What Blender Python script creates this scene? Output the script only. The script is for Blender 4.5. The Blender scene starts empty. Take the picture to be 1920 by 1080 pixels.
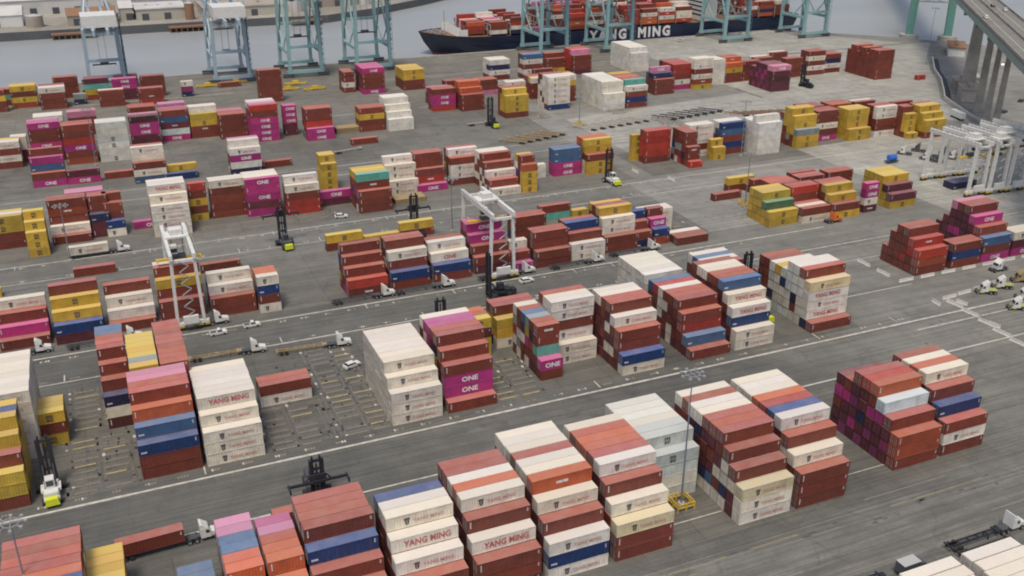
import bpy, bmesh, math, random
from math import radians, sin, cos, pi
from mathutils import Vector, Matrix

scene = bpy.context.scene
COLL = scene.collection
rng = random.Random(11)

# ------------------------------------------------------------------ camera
PITCH, YAW, ROLL, CAM_H, FPX = 0.42116, 0.40812, 0.0041975, 121.424, 1838.105
fw = Vector((sin(YAW)*cos(PITCH), cos(YAW)*cos(PITCH), -sin(PITCH)))
rt = Vector((cos(YAW), -sin(YAW), 0))
up = rt.cross(fw)
r2 = cos(ROLL)*rt + sin(ROLL)*up
u2 = -sin(ROLL)*rt + cos(ROLL)*up
cam_data = bpy.data.cameras.new('camera')
cam_data.sensor_width = 36.0
cam_data.lens = 36.0*FPX/1920.0
cam_data.clip_start = 1.0
cam_data.clip_end = 6000.0
cam = bpy.data.objects.new('camera', cam_data)
COLL.objects.link(cam)
M3 = Matrix((r2, u2, -fw)).transposed()
cam.matrix_world = Matrix.Translation((0, 0, CAM_H)) @ M3.to_4x4()
scene.camera = cam

# ------------------------------------------------------------------ light: hazy overcast day
SUN_EL, SUN_AZ = radians(66), radians(215)      # azimuth clockwise from +Y
world = bpy.data.worlds.new('World')
scene.world = world
world.use_nodes = True
wn = world.node_tree.nodes
wl = world.node_tree.links
bg = wn['Background']
sky = wn.new('ShaderNodeTexSky')
sky.sky_type = 'NISHITA'
sky.sun_disc = False
sky.sun_elevation = SUN_EL
sky.sun_rotation = SUN_AZ
sky.dust_density = 4.0
sky.ozone_density = 0.6
sky.air_density = 1.0
wl.new(sky.outputs['Color'], bg.inputs['Color'])
bg.inputs['Strength'].default_value = 0.10
sun_data = bpy.data.lights.new('sun', 'SUN')
sun_data.energy = 1.5
sun_data.angle = radians(14)
sun_data.color = (1.0, 0.90, 0.74)
sun = bpy.data.objects.new('sun', sun_data)
COLL.objects.link(sun)
sdir = Vector((sin(SUN_AZ)*cos(SUN_EL), cos(SUN_AZ)*cos(SUN_EL), sin(SUN_EL)))
sun.rotation_euler = sdir.to_track_quat('Z', 'Y').to_euler()
scene.view_settings.view_transform = 'Standard'
scene.view_settings.look = 'None'
scene.view_settings.exposure = 0.47
scene.view_settings.gamma = 1.0
scene.cycles.filter_width = 2.0
scene.cycles.max_bounces = 5
scene.cycles.diffuse_bounces = 3

# ------------------------------------------------------------------ materials
MATS = {}

def new_mat(name):
    m = bpy.data.materials.new(name)
    m.use_nodes = True
    nt = m.node_tree
    b = nt.nodes['Principled BSDF']
    return m, nt, b

def nd(nt, t, **kw):
    n = nt.nodes.new(t)
    for k, v in kw.items():
        setattr(n, k, v)
    return n

def noise(nt, vec, scale, detail=4.0, rough=0.6):
    n = nd(nt, 'ShaderNodeTexNoise')
    n.inputs['Scale'].default_value = scale
    n.inputs['Detail'].default_value = detail
    n.inputs['Roughness'].default_value = rough
    if vec is not None:
        nt.links.new(vec, n.inputs['Vector'])
    return n.outputs['Fac']

def mapping(nt, vec, scale=(1, 1, 1)):
    n = nd(nt, 'ShaderNodeVectorMath', operation='MULTIPLY')
    nt.links.new(vec, n.inputs[0])
    n.inputs[1].default_value = scale
    return n.outputs[0]

def ramp(nt, fac, a, b, ca=(0, 0, 0, 1), cb=(1, 1, 1, 1)):
    n = nd(nt, 'ShaderNodeValToRGB')
    e = n.color_ramp.elements
    e[0].position, e[1].position = a, b
    e[0].color, e[1].color = ca, cb
    nt.links.new(fac, n.inputs['Fac'])
    return n.outputs['Color']

def mix(nt, fac, a, b, mode='MIX'):
    n = nd(nt, 'ShaderNodeMix', data_type='RGBA', blend_type=mode)
    for sock, v in ((n.inputs[0], fac), (n.inputs[6], a), (n.inputs[7], b)):
        if isinstance(v, (int, float)):
            sock.default_value = v
        elif isinstance(v, tuple):
            sock.default_value = v if len(v) == 4 else (*v, 1)
        else:
            nt.links.new(v, sock)
    return n.outputs[2]

def mat(name, col, rough=0.6, metal=0.0, dirt=0.35, scale=0.8, dirt_col=None):
    """plain painted or cast surface with uneven wear"""
    if name in MATS:
        return MATS[name]
    m, nt, b = new_mat(name)
    tc = nd(nt, 'ShaderNodeTexCoord')
    f = noise(nt, tc.outputs['Object'], scale, 5)
    f2 = ramp(nt, f, 0.42, 0.7)
    dc = dirt_col or tuple(c*0.55+0.02 for c in col)
    fm = nd(nt, 'ShaderNodeMath', operation='MULTIPLY')
    nt.links.new(f2, fm.inputs[0])
    fm.inputs[1].default_value = dirt
    c = mix(nt, fm.outputs[0], tuple(col), tuple(dc))
    nt.links.new(c, b.inputs['Base Color'])
    b.inputs['Roughness'].default_value = rough
    b.inputs['Metallic'].default_value = metal
    MATS[name] = m
    return m

def paint_mat(name, source, roof):
    """container paint: colour from the object (or from the mesh attribute of the mass), faded, streaked with rust and dust"""
    m, nt, b = new_mat(name)
    if source == 'object':
        oi = nd(nt, 'ShaderNodeObjectInfo')
        col = oi.outputs['Color']
        tc = nd(nt, 'ShaderNodeTexCoord')
        add = nd(nt, 'ShaderNodeVectorMath', operation='ADD')
        cmb = nd(nt, 'ShaderNodeVectorMath', operation='SCALE')
        cmb.inputs[0].default_value = (57.0, 31.0, 83.0)
        nt.links.new(oi.outputs['Random'], cmb.inputs['Scale'])
        nt.links.new(tc.outputs['Object'], add.inputs[0])
        nt.links.new(cmb.outputs[0], add.inputs[1])
        vec = add.outputs[0]
    else:
        at = nd(nt, 'ShaderNodeAttribute', attribute_name='paint')
        col = at.outputs['Color']
        ge = nd(nt, 'ShaderNodeNewGeometry')
        vec = ge.outputs['Position']
    big = noise(nt, vec, 0.35, 4)
    fine = noise(nt, vec, 2.2, 5)
    if roof:
        dust = mix(nt, ramp(nt, big, 0.3, 0.75), (0.04, 0.04, 0.04, 1), (0.24, 0.24, 0.24, 1))
        c = mix(nt, dust, col, (0.44, 0.40, 0.37, 1))
        sp = ramp(nt, fine, 0.60, 0.74)
        fm = nd(nt, 'ShaderNodeMath', operation='MULTIPLY')
        nt.links.new(sp, fm.inputs[0]); fm.inputs[1].default_value = 0.24
        c = mix(nt, fm.outputs[0], c, (0.16, 0.10, 0.07, 1))
        b.inputs['Roughness'].default_value = 0.75
    else:
        fade = mix(nt, ramp(nt, big, 0.3, 0.75), (0.74, 0.74, 0.74, 1), (1.14, 1.14, 1.14, 1))
        c = mix(nt, 1.0, col, fade, 'MULTIPLY')
        st = noise(nt, mapping(nt, vec, (2.6, 2.6, 0.22)), 1.0, 4)
        fm = nd(nt, 'ShaderNodeMath', operation='MULTIPLY')
        nt.links.new(ramp(nt, st, 0.56, 0.74), fm.inputs[0]); fm.inputs[1].default_value = 0.34
        c = mix(nt, fm.outputs[0], c, (0.15, 0.08, 0.05, 1))
        f3 = nd(nt, 'ShaderNodeMath', operation='MULTIPLY')
        nt.links.new(ramp(nt, fine, 0.5, 0.8), f3.inputs[0]); f3.inputs[1].default_value = 0.10
        c = mix(nt, f3.outputs[0], c, (0.34, 0.30, 0.27, 1))
        b.inputs['Roughness'].default_value = 0.6
        bp = nd(nt, 'ShaderNodeBump')
        bp.inputs['Strength'].default_value = 0.5
        bp.inputs['Distance'].default_value = 0.12
        nt.links.new(noise(nt, vec, 0.9, 3), bp.inputs['Height'])
        nt.links.new(bp.outputs[0], b.inputs['Normal'])
    nt.links.new(c, b.inputs['Base Color'])
    MATS[name] = m
    return m

def ground_mat(name, lo, hi, slab=None, streak=0.5, spot=0.4, age=None):
    lo, hi = (lo[0]*.965, lo[1], lo[2]*1.02), (hi[0]*.965, hi[1], hi[2]*1.02)
    m, nt, b = new_mat(name)
    ge = nd(nt, 'ShaderNodeNewGeometry')
    p = ge.outputs['Position']
    big = noise(nt, p, 0.018, 5, 0.65)
    c = ramp(nt, big, 0.34, 0.66, (*lo, 1), (*hi, 1))
    st = noise(nt, mapping(nt, p, (0.025, 0.45, 1)), 1.0, 6, 0.7)
    c = mix(nt, streak, c, mix(nt, 1.0, c, ramp(nt, st, 0.3, 0.7, (0.55, 0.55, 0.55, 1), (1.25, 1.24, 1.2, 1)), 'MULTIPLY'))
    med = noise(nt, p, 0.16, 6, 0.7)
    c = mix(nt, 0.6, c, mix(nt, 1.0, c, ramp(nt, med, 0.3, 0.72, (0.66, 0.66, 0.67, 1), (1.22, 1.2, 1.16, 1)), 'MULTIPLY'))
    fine = noise(nt, p, 1.6, 4, 0.7)
    c = mix(nt, 0.5, c, mix(nt, 1.0, c, ramp(nt, fine, 0.25, 0.75, (0.72, 0.72, 0.72, 1), (1.25, 1.25, 1.25, 1)), 'MULTIPLY'))
    seal = nd(nt, 'ShaderNodeTexVoronoi', feature='DISTANCE_TO_EDGE')
    seal.inputs['Scale'].default_value = 0.055
    wob = nd(nt, 'ShaderNodeVectorMath', operation='MULTIPLY_ADD')
    wn_ = nd(nt, 'ShaderNodeTexNoise'); wn_.inputs['Scale'].default_value = 0.12; wn_.inputs['Detail'].default_value = 6
    nt.links.new(p, wn_.inputs['Vector'])
    nt.links.new(wn_.outputs['Color'], wob.inputs[0]); wob.inputs[1].default_value = (9, 9, 0)
    nt.links.new(p, wob.inputs[2])
    nt.links.new(wob.outputs[0], seal.inputs['Vector'])
    c = mix(nt, ramp(nt, seal.outputs['Distance'], 0.004, 0.012, (0.2, 0.2, 0.2, 1), (0, 0, 0, 1)), c, (0.05, 0.048, 0.045, 1))
    tyre = noise(nt, mapping(nt, p, (0.012, 1.7, 1)), 1.0, 3, 0.6)
    c = mix(nt, 0.75, c, mix(nt, 1.0, c, ramp(nt, tyre, 0.36, 0.6, (0.66, 0.66, 0.67, 1), (1.08, 1.08, 1.07, 1)), 'MULTIPLY'))
    spots = noise(nt, p, 0.45, 2, 0.5)
    c = mix(nt, ramp(nt, spots, 0.68, 0.78, (0, 0, 0, 1), (0.5, 0.5, 0.5, 1)), c, (0.04, 0.039, 0.038, 1))
    oil = noise(nt, p, 0.07, 3, 0.8)
    fm = nd(nt, 'ShaderNodeMath', operation='MULTIPLY')
    nt.links.new(ramp(nt, oil, 0.60, 0.72), fm.inputs[0]); fm.inputs[1].default_value = spot
    c = mix(nt, fm.outputs[0], c, (0.035, 0.034, 0.034, 1))
    if slab:
        br = nd(nt, 'ShaderNodeTexBrick')
        br.offset = 0.0
        br.inputs['Color1'].default_value = (1, 1, 1, 1)
        br.inputs['Color2'].default_value = (0.86, 0.86, 0.86, 1)
        br.inputs['Mortar'].default_value = (0.6, 0.6, 0.6, 1)
        br.inputs['Scale'].default_value = 1.0
        br.inputs['Mortar Size'].default_value = 0.09
        br.inputs['Brick Width'].default_value = slab
        br.inputs['Row Height'].default_value = slab
        nt.links.new(p, br.inputs['Vector'])
        c = mix(nt, 1.0, c, br.outputs['Color'], 'MULTIPLY')
    if age:
        # the paving towards the bridge end is older, paler concrete; the change is ragged
        sx = nd(nt, 'ShaderNodeSeparateXYZ')
        nt.links.new(p, sx.inputs[0])
        jit = nd(nt, 'ShaderNodeMath', operation='MULTIPLY_ADD')
        nt.links.new(noise(nt, p, 0.03, 5, 0.7), jit.inputs[0])
        jit.inputs[1].default_value = 110.0
        nt.links.new(sx.outputs['X'], jit.inputs[2])
        mr = nd(nt, 'ShaderNodeMapRange')
        mr.inputs['From Min'].default_value = age[0]+55
        mr.inputs['From Max'].default_value = age[1]+55
        nt.links.new(jit.outputs[0], mr.inputs['Value'])
        pale = mix(nt, 1.0, c, (age[2], age[2]*.99, age[2]*.96, 1), 'MULTIPLY')
        c = mix(nt, mr.outputs['Result'], c, pale)
    nt.links.new(c, b.inputs['Base Color'])
    b.inputs['Roughness'].default_value = 0.85
    MATS[name] = m
    return m

PAINT = paint_mat('container_paint', 'object', False)
ROOFP = paint_mat('container_roof_paint', 'object', True)
PAINT_A = paint_mat('mass_paint', 'attr', False)
ROOF_A = paint_mat('mass_roof_paint', 'attr', True)
mat('white_lettering', (0.75, 0.73, 0.72), 0.6, dirt=0.2)
mat('red_lettering', (0.42, 0.07, 0.08), 0.6, dirt=0.5, dirt_col=(0.55, 0.36, 0.33))
mat('faded_red_lettering', (0.50, 0.20, 0.19), 0.6, dirt=0.6, dirt_col=(0.56, 0.42, 0.38))
mat('dark_emblem', (0.09, 0.075, 0.08), 0.6, dirt=0.2)
mat('white_paint', (0.66, 0.66, 0.63), 0.45, dirt=0.35)
mat('cream_paint', (0.43, 0.40, 0.34), 0.5, dirt=0.4)
mat('black_steel', (0.018, 0.019, 0.026), 0.5, dirt=0.4, dirt_col=(0.05, 0.05, 0.06))
mat('dark_grey_steel', (0.07, 0.075, 0.085), 0.55, dirt=0.4)
mat('grey_steel', (0.30, 0.31, 0.32), 0.5, dirt=0.4)
mat('mast_grey', (0.16, 0.19, 0.23), 0.5, dirt=0.3)
mat('hi_vis_yellow', (0.62, 0.68, 0.03), 0.45, dirt=0.25)
mat('lime_deck', (0.40, 0.44, 0.15), 0.5, dirt=0.4)
mat('yellow_paint', (0.62, 0.42, 0.04), 0.5, dirt=0.35)
mat('orange_paint', (0.70, 0.17, 0.03), 0.5, dirt=0.3)
mat('rubber', (0.02, 0.02, 0.02), 0.85, dirt=0.3, dirt_col=(0.07, 0.065, 0.06))
mat('glass', (0.03, 0.04, 0.05), 0.12, dirt=0.1)
mat('crane_green', (0.25, 0.41, 0.42), 0.5, dirt=0.35)
mat('crane_blue', (0.33, 0.43, 0.50), 0.5, dirt=0.35)
mat('crane_dark', (0.17, 0.24, 0.27), 0.6, dirt=0.4)
mat('bridge_green', (0.10, 0.27, 0.23), 0.55, dirt=0.45, dirt_col=(0.2, 0.24, 0.22))
mat('pale_bridge_green', (0.27, 0.34, 0.30), 0.6, dirt=0.6, scale=.15, dirt_col=(0.22, 0.24, 0.22))
mat('concrete', (0.36, 0.34, 0.31), 0.85, dirt=0.5, scale=0.3)
mat('pale_concrete', (0.58, 0.56, 0.52), 0.85, dirt=0.4, scale=1.0)
mat('tan_boards', (0.34, 0.25, 0.13), 0.8, dirt=0.5)
mat('brown_steel', (0.22, 0.12, 0.07), 0.7, dirt=0.5)
mat('hull_navy', (0.012, 0.02, 0.05), 0.4, dirt=0.3, scale=0.1, dirt_col=(0.03, 0.04, 0.07))
mat('hull_red', (0.22, 0.05, 0.04), 0.6, dirt=0.5, scale=0.2)
mat('tan_roof', (0.34, 0.30, 0.25), 0.8, dirt=0.5, scale=0.08)
mat('rust_roof', (0.25, 0.14, 0.08), 0.8, dirt=0.5, scale=0.08)
mat('grey_roof', (0.40, 0.40, 0.40), 0.8, dirt=0.5, scale=0.08)
mat('white_roof', (0.52, 0.51, 0.49), 0.7, dirt=0.4, scale=0.08)
mat('blue_wall', (0.02, 0.05, 0.14), 0.5, dirt=0.3)
mat('seawall', (0.10, 0.105, 0.11), 0.9, dirt=0.6, scale=0.25)
mat('pier_concrete', (0.33, 0.31, 0.27), 0.9, dirt=0.7, scale=0.12, dirt_col=(0.15, 0.145, 0.13))
mat('asphalt_deck', (0.19, 0.183, 0.165), 0.9, dirt=0.5, scale=0.1)
mat('line_paint', (0.52, 0.50, 0.44), 0.8, dirt=0.75, scale=0.6, dirt_col=(0.24, 0.23, 0.21))
mat('yellow_line', (0.42, 0.34, 0.14), 0.8, dirt=0.8, scale=0.7, dirt_col=(0.2, 0.19, 0.16))
mat('leaf', (0.06, 0.09, 0.04), 0.8, dirt=0.6)
M = MATS

# ------------------------------------------------------------------ mesh helper
class MB:
    def __init__(s):
        s.v, s.f, s.m = [], [], []
    def add(s, vs, fs, m=0):
        o = len(s.v)
        s.v += [tuple(p) for p in vs]
        s.f += [tuple(i+o for i in f) for f in fs]
        s.m += [m]*len(fs)
        return s
    def box(s, x0, y0, z0, x1, y1, z1, m=0):
        return s.add([(x0, y0, z0), (x1, y0, z0), (x1, y1, z0), (x0, y1, z0), (x0, y0, z1), (x1, y0, z1), (x1, y1, z1), (x0, y1, z1)],
                     [(0, 3, 2, 1), (4, 5, 6, 7), (0, 1, 5, 4), (1, 2, 6, 5), (2, 3, 7, 6), (3, 0, 4, 7)], m)
    def beam(s, p, q, w, h, m=0):
        p, q = Vector(p), Vector(q)
        d = (q-p).normalized()
        a = d.cross(Vector((0, 0, 1)))
        if a.length < 1e-3:
            a = Vector((1, 0, 0))
        a.normalize()
        b = a.cross(d).normalized()
        a *= w/2
        b *= h/2
        vs = [p-a-b, p+a-b, p+a+b, p-a+b, q-a-b, q+a-b, q+a+b, q-a+b]
        return s.add(vs, [(0, 1, 2, 3), (4, 7, 6, 5), (0, 4, 5, 1), (1, 5, 6, 2), (2, 6, 7, 3), (3, 7, 4, 0)], m)
    def cyl(s, p, q, r, m=0, n=14, r2=None):
        p, q = Vector(p), Vector(q)
        d = (q-p).normalized()
        a = d.cross(Vector((0, 0, 1)))
        if a.length < 1e-3:
            a = Vector((1, 0, 0))
        a.normalize()
        b = a.cross(d)
        r2 = r if r2 is None else r2
        vs = []
        for c, rr in ((p, r), (q, r2)):
            for i in range(n):
                t = 2*pi*i/n
                vs.append(c + a*cos(t)*rr + b*sin(t)*rr)
        fs = [(i, (i+1) % n, n+(i+1) % n, n+i) for i in range(n)] + [tuple(range(n))[::-1], tuple(range(n, 2*n))]
        return s.add(vs, fs, m)
    def prism(s, prof, y0, y1, m=0):
        """profile in x,z pushed along y"""
        n = len(prof)
        vs = [(x, y0, z) for x, z in prof] + [(x, y1, z) for x, z in prof]
        fs = [(i, (i+1) % n, n+(i+1) % n, n+i) for i in range(n)] + [tuple(range(n))[::-1], tuple(range(n, 2*n))]
        return s.add(vs, fs, m)
    def mesh(s, name, mats):
        me = bpy.data.meshes.new(name)
        me.from_pydata(s.v, [], s.f)
        for m in mats:
            me.materials.append(MATS[m] if isinstance(m, str) else m)
        me.polygons.foreach_set('material_index', s.m)
        me.update()
        return me
    def build(s, name, mats, parent=None, loc=(0, 0, 0), fix=True):
        if isinstance(mats, str):
            mats = [mats]
        me = s.mesh(name, mats)
        if fix:
            bm = bmesh.new(); bm.from_mesh(me)
            bmesh.ops.recalc_face_normals(bm, faces=bm.faces)
            bm.to_mesh(me); bm.free()
        return link(name, me, parent, loc)

def link(name, data, parent=None, loc=(0, 0, 0)):
    o = bpy.data.objects.new(name, data)
    COLL.objects.link(o)
    o.location = loc
    if parent is not None:
        o.parent = parent
    return o

def tag(o, label, cat, group=None):
    o['label'] = label
    o['category'] = cat
    if group:
        o['group'] = group
    return o

def thing(name, label, cat, loc=(0, 0, 0), rz=0.0, group=None):
    o = link(name, None, None, loc)
    o.rotation_euler = (0, 0, rz)
    return tag(o, label, cat, group)

def struct(o, kind='structure'):
    o['kind'] = kind
    return o

def copy_tree(o, parent=None, children={}):
    c = o.copy()
    COLL.objects.link(c)
    if parent is not None:
        c.parent = parent
    for ch in children.get(o.name) or list(o.children):
        copy_tree(ch, c)
    return c

def dup(o, loc, rz, label, group=None):
    c = copy_tree(o)
    c.location = loc
    c.rotation_euler = (0, 0, rz)
    c['label'] = label
    if group:
        c['group'] = group
    return c

# ------------------------------------------------------------------ ground, water, lanes
ground_mat('asphalt', (0.100, 0.099, 0.092), (0.150, 0.146, 0.134), age=(135, 235, 1.75))
ground_mat('worn_asphalt', (0.145, 0.141, 0.130), (0.215, 0.208, 0.190), age=(150, 240, 1.35))
ground_mat('bay_paving', (0.135, 0.128, 0.112), (0.205, 0.193, 0.170), slab=13.6, streak=0.25)
ground_mat('dark_bay_paving', (0.110, 0.105, 0.092), (0.170, 0.161, 0.142), slab=13.6, streak=0.25)
ground_mat('pale_paving', (0.33, 0.315, 0.28), (0.43, 0.415, 0.37), slab=9.0, streak=0.3, spot=0.25)
ground_mat('mid_paving', (0.225, 0.215, 0.195), (0.31, 0.295, 0.27), slab=9.0, streak=0.3, spot=0.3)
ground_mat('quay_paving', (0.165, 0.153, 0.13), (0.235, 0.218, 0.185), slab=12.0, streak=0.6, spot=0.3)
ground_mat('road_paving', (0.145, 0.142, 0.132), (0.195, 0.19, 0.175), streak=0.9, spot=0.2)
ground_mat('far_ground', (0.30, 0.27, 0.23), (0.42, 0.39, 0.34), slab=30, spot=0.5)

def water_mat():
    m, nt, b = new_mat('water')
    ge = nd(nt, 'ShaderNodeNewGeometry')
    p = ge.outputs['Position']
    c = ramp(nt, noise(nt, mapping(nt, p, (0.004, 0.012, 1)), 1.0, 4), 0.3, 0.7, (0.255, 0.275, 0.285, 1), (0.315, 0.33, 0.335, 1))
    nt.links.new(c, b.inputs['Base Color'])
    b.inputs['Roughness'].default_value = 0.35
    b.inputs['IOR'].default_value = 1.33
    bp = nd(nt, 'ShaderNodeBump')
    bp.inputs['Strength'].default_value = 0.25
    bp.inputs['Distance'].default_value = 0.3
    nt.links.new(noise(nt, p, 0.35, 4), bp.inputs['Height'])
    nt.links.new(bp.outputs[0], b.inputs['Normal'])
    MATS['water'] = m
water_mat()

QY = 603.0
LAND = [(-900, -300), (1500, -300), (1500, 330), (760, 400), (600, 455), (562, 500), (545, 527), (533, 545), (480, 594), (468, QY), (-900, QY)]

def slab_poly(name, pts, z, depth, mats, fix=True):
    mb = MB()
    n = len(pts)
    mb.add([(x, y, z) for x, y in pts], [tuple(range(n))], 0)
    vs = [(x, y, z) for x, y in pts] + [(x, y, z-depth) for x, y in pts]
    mb.add(vs, [(i, n+i, n+(i+1) % n, (i+1) % n) for i in range(n)], 1)
    return mb.build(name, mats, fix=fix)

SHEET = [0]
def sheet(name, x0, y0, x1, y1, z, m):
    SHEET[0] += 1
    z = .004*SHEET[0]
    return struct(MB().add([(x0, y0, z), (x1, y0, z), (x1, y1, z), (x0, y1, z)], [(0, 1, 2, 3)]).build(name, [m], fix=False))

def sheet_poly(name, pts, z, m):
    SHEET[0] += 1
    z = .004*SHEET[0]
    return struct(MB().add([(x, y, z) for x, y in pts], [tuple(range(len(pts)))]).build(name, [m], fix=False))

struct(slab_poly('ground', LAND, 0.0, 9.0, ['asphalt', 'seawall'], fix=False))
struct(MB().add([(-3000, -500, -4), (4000, -500, -4), (4000, 4000, -4), (-3000, 4000, -4)], [(0, 1, 2, 3)]).build('water', ['water'], fix=False))
sheet('lane', -90, 300, 242, 475, 0.004, 'worn_asphalt')
for k, (x0, y0, x1, y1) in enumerate([(-90, 125, 172, 160), (-90, 187, 187, 236), (-90, 259, 190, 300), (-90, 328, 196, 372), (-90, 396, 200, 470), (205, 329, 360, 362)]):
    sheet('yard_paving', x0, y0, x1, y1, 0.004, 'dark_bay_paving' if k < 2 else 'bay_paving')
sheet_poly('pale_yard', [(212, 362), (372, 362), (394, 345), (399, 353), (417, 387), (430, 401), (452, 425), (468, 446), (494, 475), (540, 520), (520, 520), (330, 520), (330, 440), (212, 425)], 0.004, 'pale_paving')
sheet_poly('pale_lane', [(284, 200), (430, 200), (425, 250), (400, 290), (378, 345), (284, 338)], 0.004, 'pale_paving')
sheet('pale_strip', 190, 266, 284, 326, 0.004, 'mid_paving')
sheet('pale_strip', 196, 364, 212, 470, 0.004, 'mid_paving')
sheet('quay_apron', -300, 474, 320, QY-2.0, 0.004, 'quay_paving')
sheet_poly('far_apron', [(331, 524), (520, 524), (482, 585), (466, QY-2), (331, QY-2)], 0.004, 'pale_paving')
sheet('road', 60, 60, 330, 121, 0.004, 'road_paving')
MB().box(-900, QY-1.8, 0.0, 466, QY-0.2, 0.35).build('quay_kerb', ['concrete'])['kind'] = 'structure'

marks = MB()
Z = 0.085
def line_x(y, x0, x1, w=0.45, mi=0, gap=0.06):
    x = x0
    while x < x1:
        L = rng.uniform(5, 22)
        if rng.random() > gap:
            ww = w*rng.uniform(0.8, 1.1)
            marks.add([(x, y-ww/2, Z), (min(x+L, x1), y-ww/2, Z), (min(x+L, x1), y+ww/2, Z), (x, y+ww/2, Z)], [(0, 1, 2, 3)], mi)
        x += L+0.02
def line_y(x, y0, y1, w=0.3, mi=0):
    Z = {2: 0.077, 0: 0.089, 1: 0.089, 3: 0.093, 4: 0.089, 5: 0.089}[mi]
    marks.add([(x-w/2, y0, Z), (x+w/2, y0, Z), (x+w/2, y1, Z), (x-w/2, y1, Z)], [(0, 1, 2, 3)], mi)
line_x(183.7, -70, 400, 0.75, 0, 0)
line_x(165.8, -70, 300, 0.5, 0, 0.04)
line_x(239.0, -70, 460, 0.5, 0, 0.03)
line_x(254.6, -70, 230, 0.6, 0, 0.02)
line_x(309.2, -70, 240, 0.45, 0, 0.05)
line_x(323.8, -70, 420, 0.55, 0, 0.02)
line_x(391.5, -70, 240, 0.45, 0, 0.08)
line_x(379.0, -70, 300, 0.45, 0, 0.1)
line_x(226.0, 182, 240, 0.35, 0, 0.1)
line_x(204.0, 184, 222, 0.35, 0, 0.1)
line_x(178.9, 200, 300, 0.45, 0, 0)
line_x(123.2, 80, 230, 0.3, 4, 0.3)
line_x(131.6, 91, 103, 0.25, 0, 0)
line_x(131.6, 130, 145, 0.25, 0, 0)
for yy, w in ((119.5, 0.35), (117.6, 0.3)):
    line_x(yy, 60, 300, w, 5, 0.5)
line_x(110.5, 60, 300, 0.3, 4, 0.6)
line_x(106.9, 60, 150, 0.25, 4, 0.5)
line_x(475, -60, 330, 0.5, 0, 0.2)
line_x(545, -60, 330, 0.6, 0, 0.1)
# slot numbers and ticks beside the lanes
for (yl, n0, n1, st) in ((186.0, -4, 15, 13.5), (240.6, -3, 14, 13.5), (252.6, -3, 14, 13.5), (310.8, -3, 15, 13.5), (322.3, -3, 15, 13.5)):
    for k in range(n0, n1):
        x = 10.2 + k*st/1.0
        for off in (0.5, 7.0):
            for g in range(4):
                if rng.random() < 0.85:
                    xa = x+off+g*0.62
                    marks.add([(xa, yl-0.5, Z), (xa+0.42, yl-0.5, Z), (xa+0.42, yl+0.4, Z), (xa, yl+0.4, Z)], [(0, 1, 2, 3)], rng.choice((0, 4, 4)))
        if rng.random() < 0.35:
            line_y(x-0.8, yl-1.0, yl+2.4, 0.3)
# worn yellow slot lines on the empty bays
for (xa, xb, ya, yb) in ((24, 38, 188, 207), (-17, -4, 188, 210), (78, 91, 189, 209), (-12, 20, 127, 140), (40.2, 51, 188, 232), (-16, -3, 214, 234), (105, 117, 130, 139), (172, 186, 262, 300), (60, 74, 330, 338), (98, 112, 262, 266), (196, 204, 430, 445), (252, 300, 362, 410), (240, 330, 425, 452)):
    y = ya
    while y < yb:
        for x in (xa+0.7, xa+6.9):
            if rng.random() < 0.92:
                l = rng.uniform(4.2, 5.2)
                marks.add([(x, y, Z), (x+l, y, Z), (x+l, y+0.46, Z), (x, y+0.46, Z)], [(0, 1, 2, 3)], 1 if rng.random() < .3 else 4)
                marks.add([(x-.3, y+.5, Z-.004), (x+l+.3, y+.5, Z-.004), (x+l+.3, y+1.25, Z-.004), (x-.3, y+1.25, Z-.004)], [(0, 1, 2, 3)], 2)
        y += 2.55
    for x in (xa, xa+6.3, xb):
        for q in (-.55, .55):
            line_y(x+q, ya, yb, 0.5, 2)
        pass
        yy = ya
        while yy < yb:
            if rng.random() < .7:
                line_y(x+rng.choice((-.55, .55)), yy, yy+rng.uniform(.4, 1.4), 0.6, rng.choice((0, 2, 3)))
            yy += 2.55
mat('bay_stain', (0.115, 0.108, 0.098), 0.9, dirt=0.8, scale=.7, dirt_col=(0.17, 0.16, 0.145))
mat('black_patch', (0.04, 0.04, 0.04), 0.9, dirt=0.5)
mat('olive_line', (0.25, 0.22, 0.13), 0.9, dirt=0.9, scale=.5, dirt_col=(0.13, 0.125, 0.11))
mat('bay_dash', (0.225, 0.205, 0.165), 0.9, dirt=0.6, scale=.9, dirt_col=(0.14, 0.13, 0.11))
struct(marks.build('road_markings', ['line_paint', 'yellow_line', 'bay_stain', 'black_patch', 'bay_dash', 'olive_line'], fix=False))
pt = MB()
for (xa, xb, ya, yb, n) in ((-14, -4, 188, 236, 26), (24, 52, 188, 236, 60), (80, 92, 188, 212, 20), (172, 186, 262, 300, 10), (76, 250, 108, 122, 40), (190, 240, 170, 184, 6)):
    for k in range(n):
        x, y = rng.uniform(xa, xb), rng.uniform(ya, yb)
        if y < 125:
            x0, y0, w, h = x, 117+rng.uniform(-.6, 2.8), rng.uniform(.8, 2.2), .35
        else:
            x0, y0, w, h = x, y, rng.uniform(.25, .5), rng.uniform(.6, 2.2)
        pt.add([(x0, y0, .081), (x0+w, y0, .081), (x0+w, y0+h, .081), (x0, y0+h, .081)], [(0, 1, 2, 3)])
struct(pt.build('road_patches', ['dark_grey_steel'], fix=False))

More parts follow.
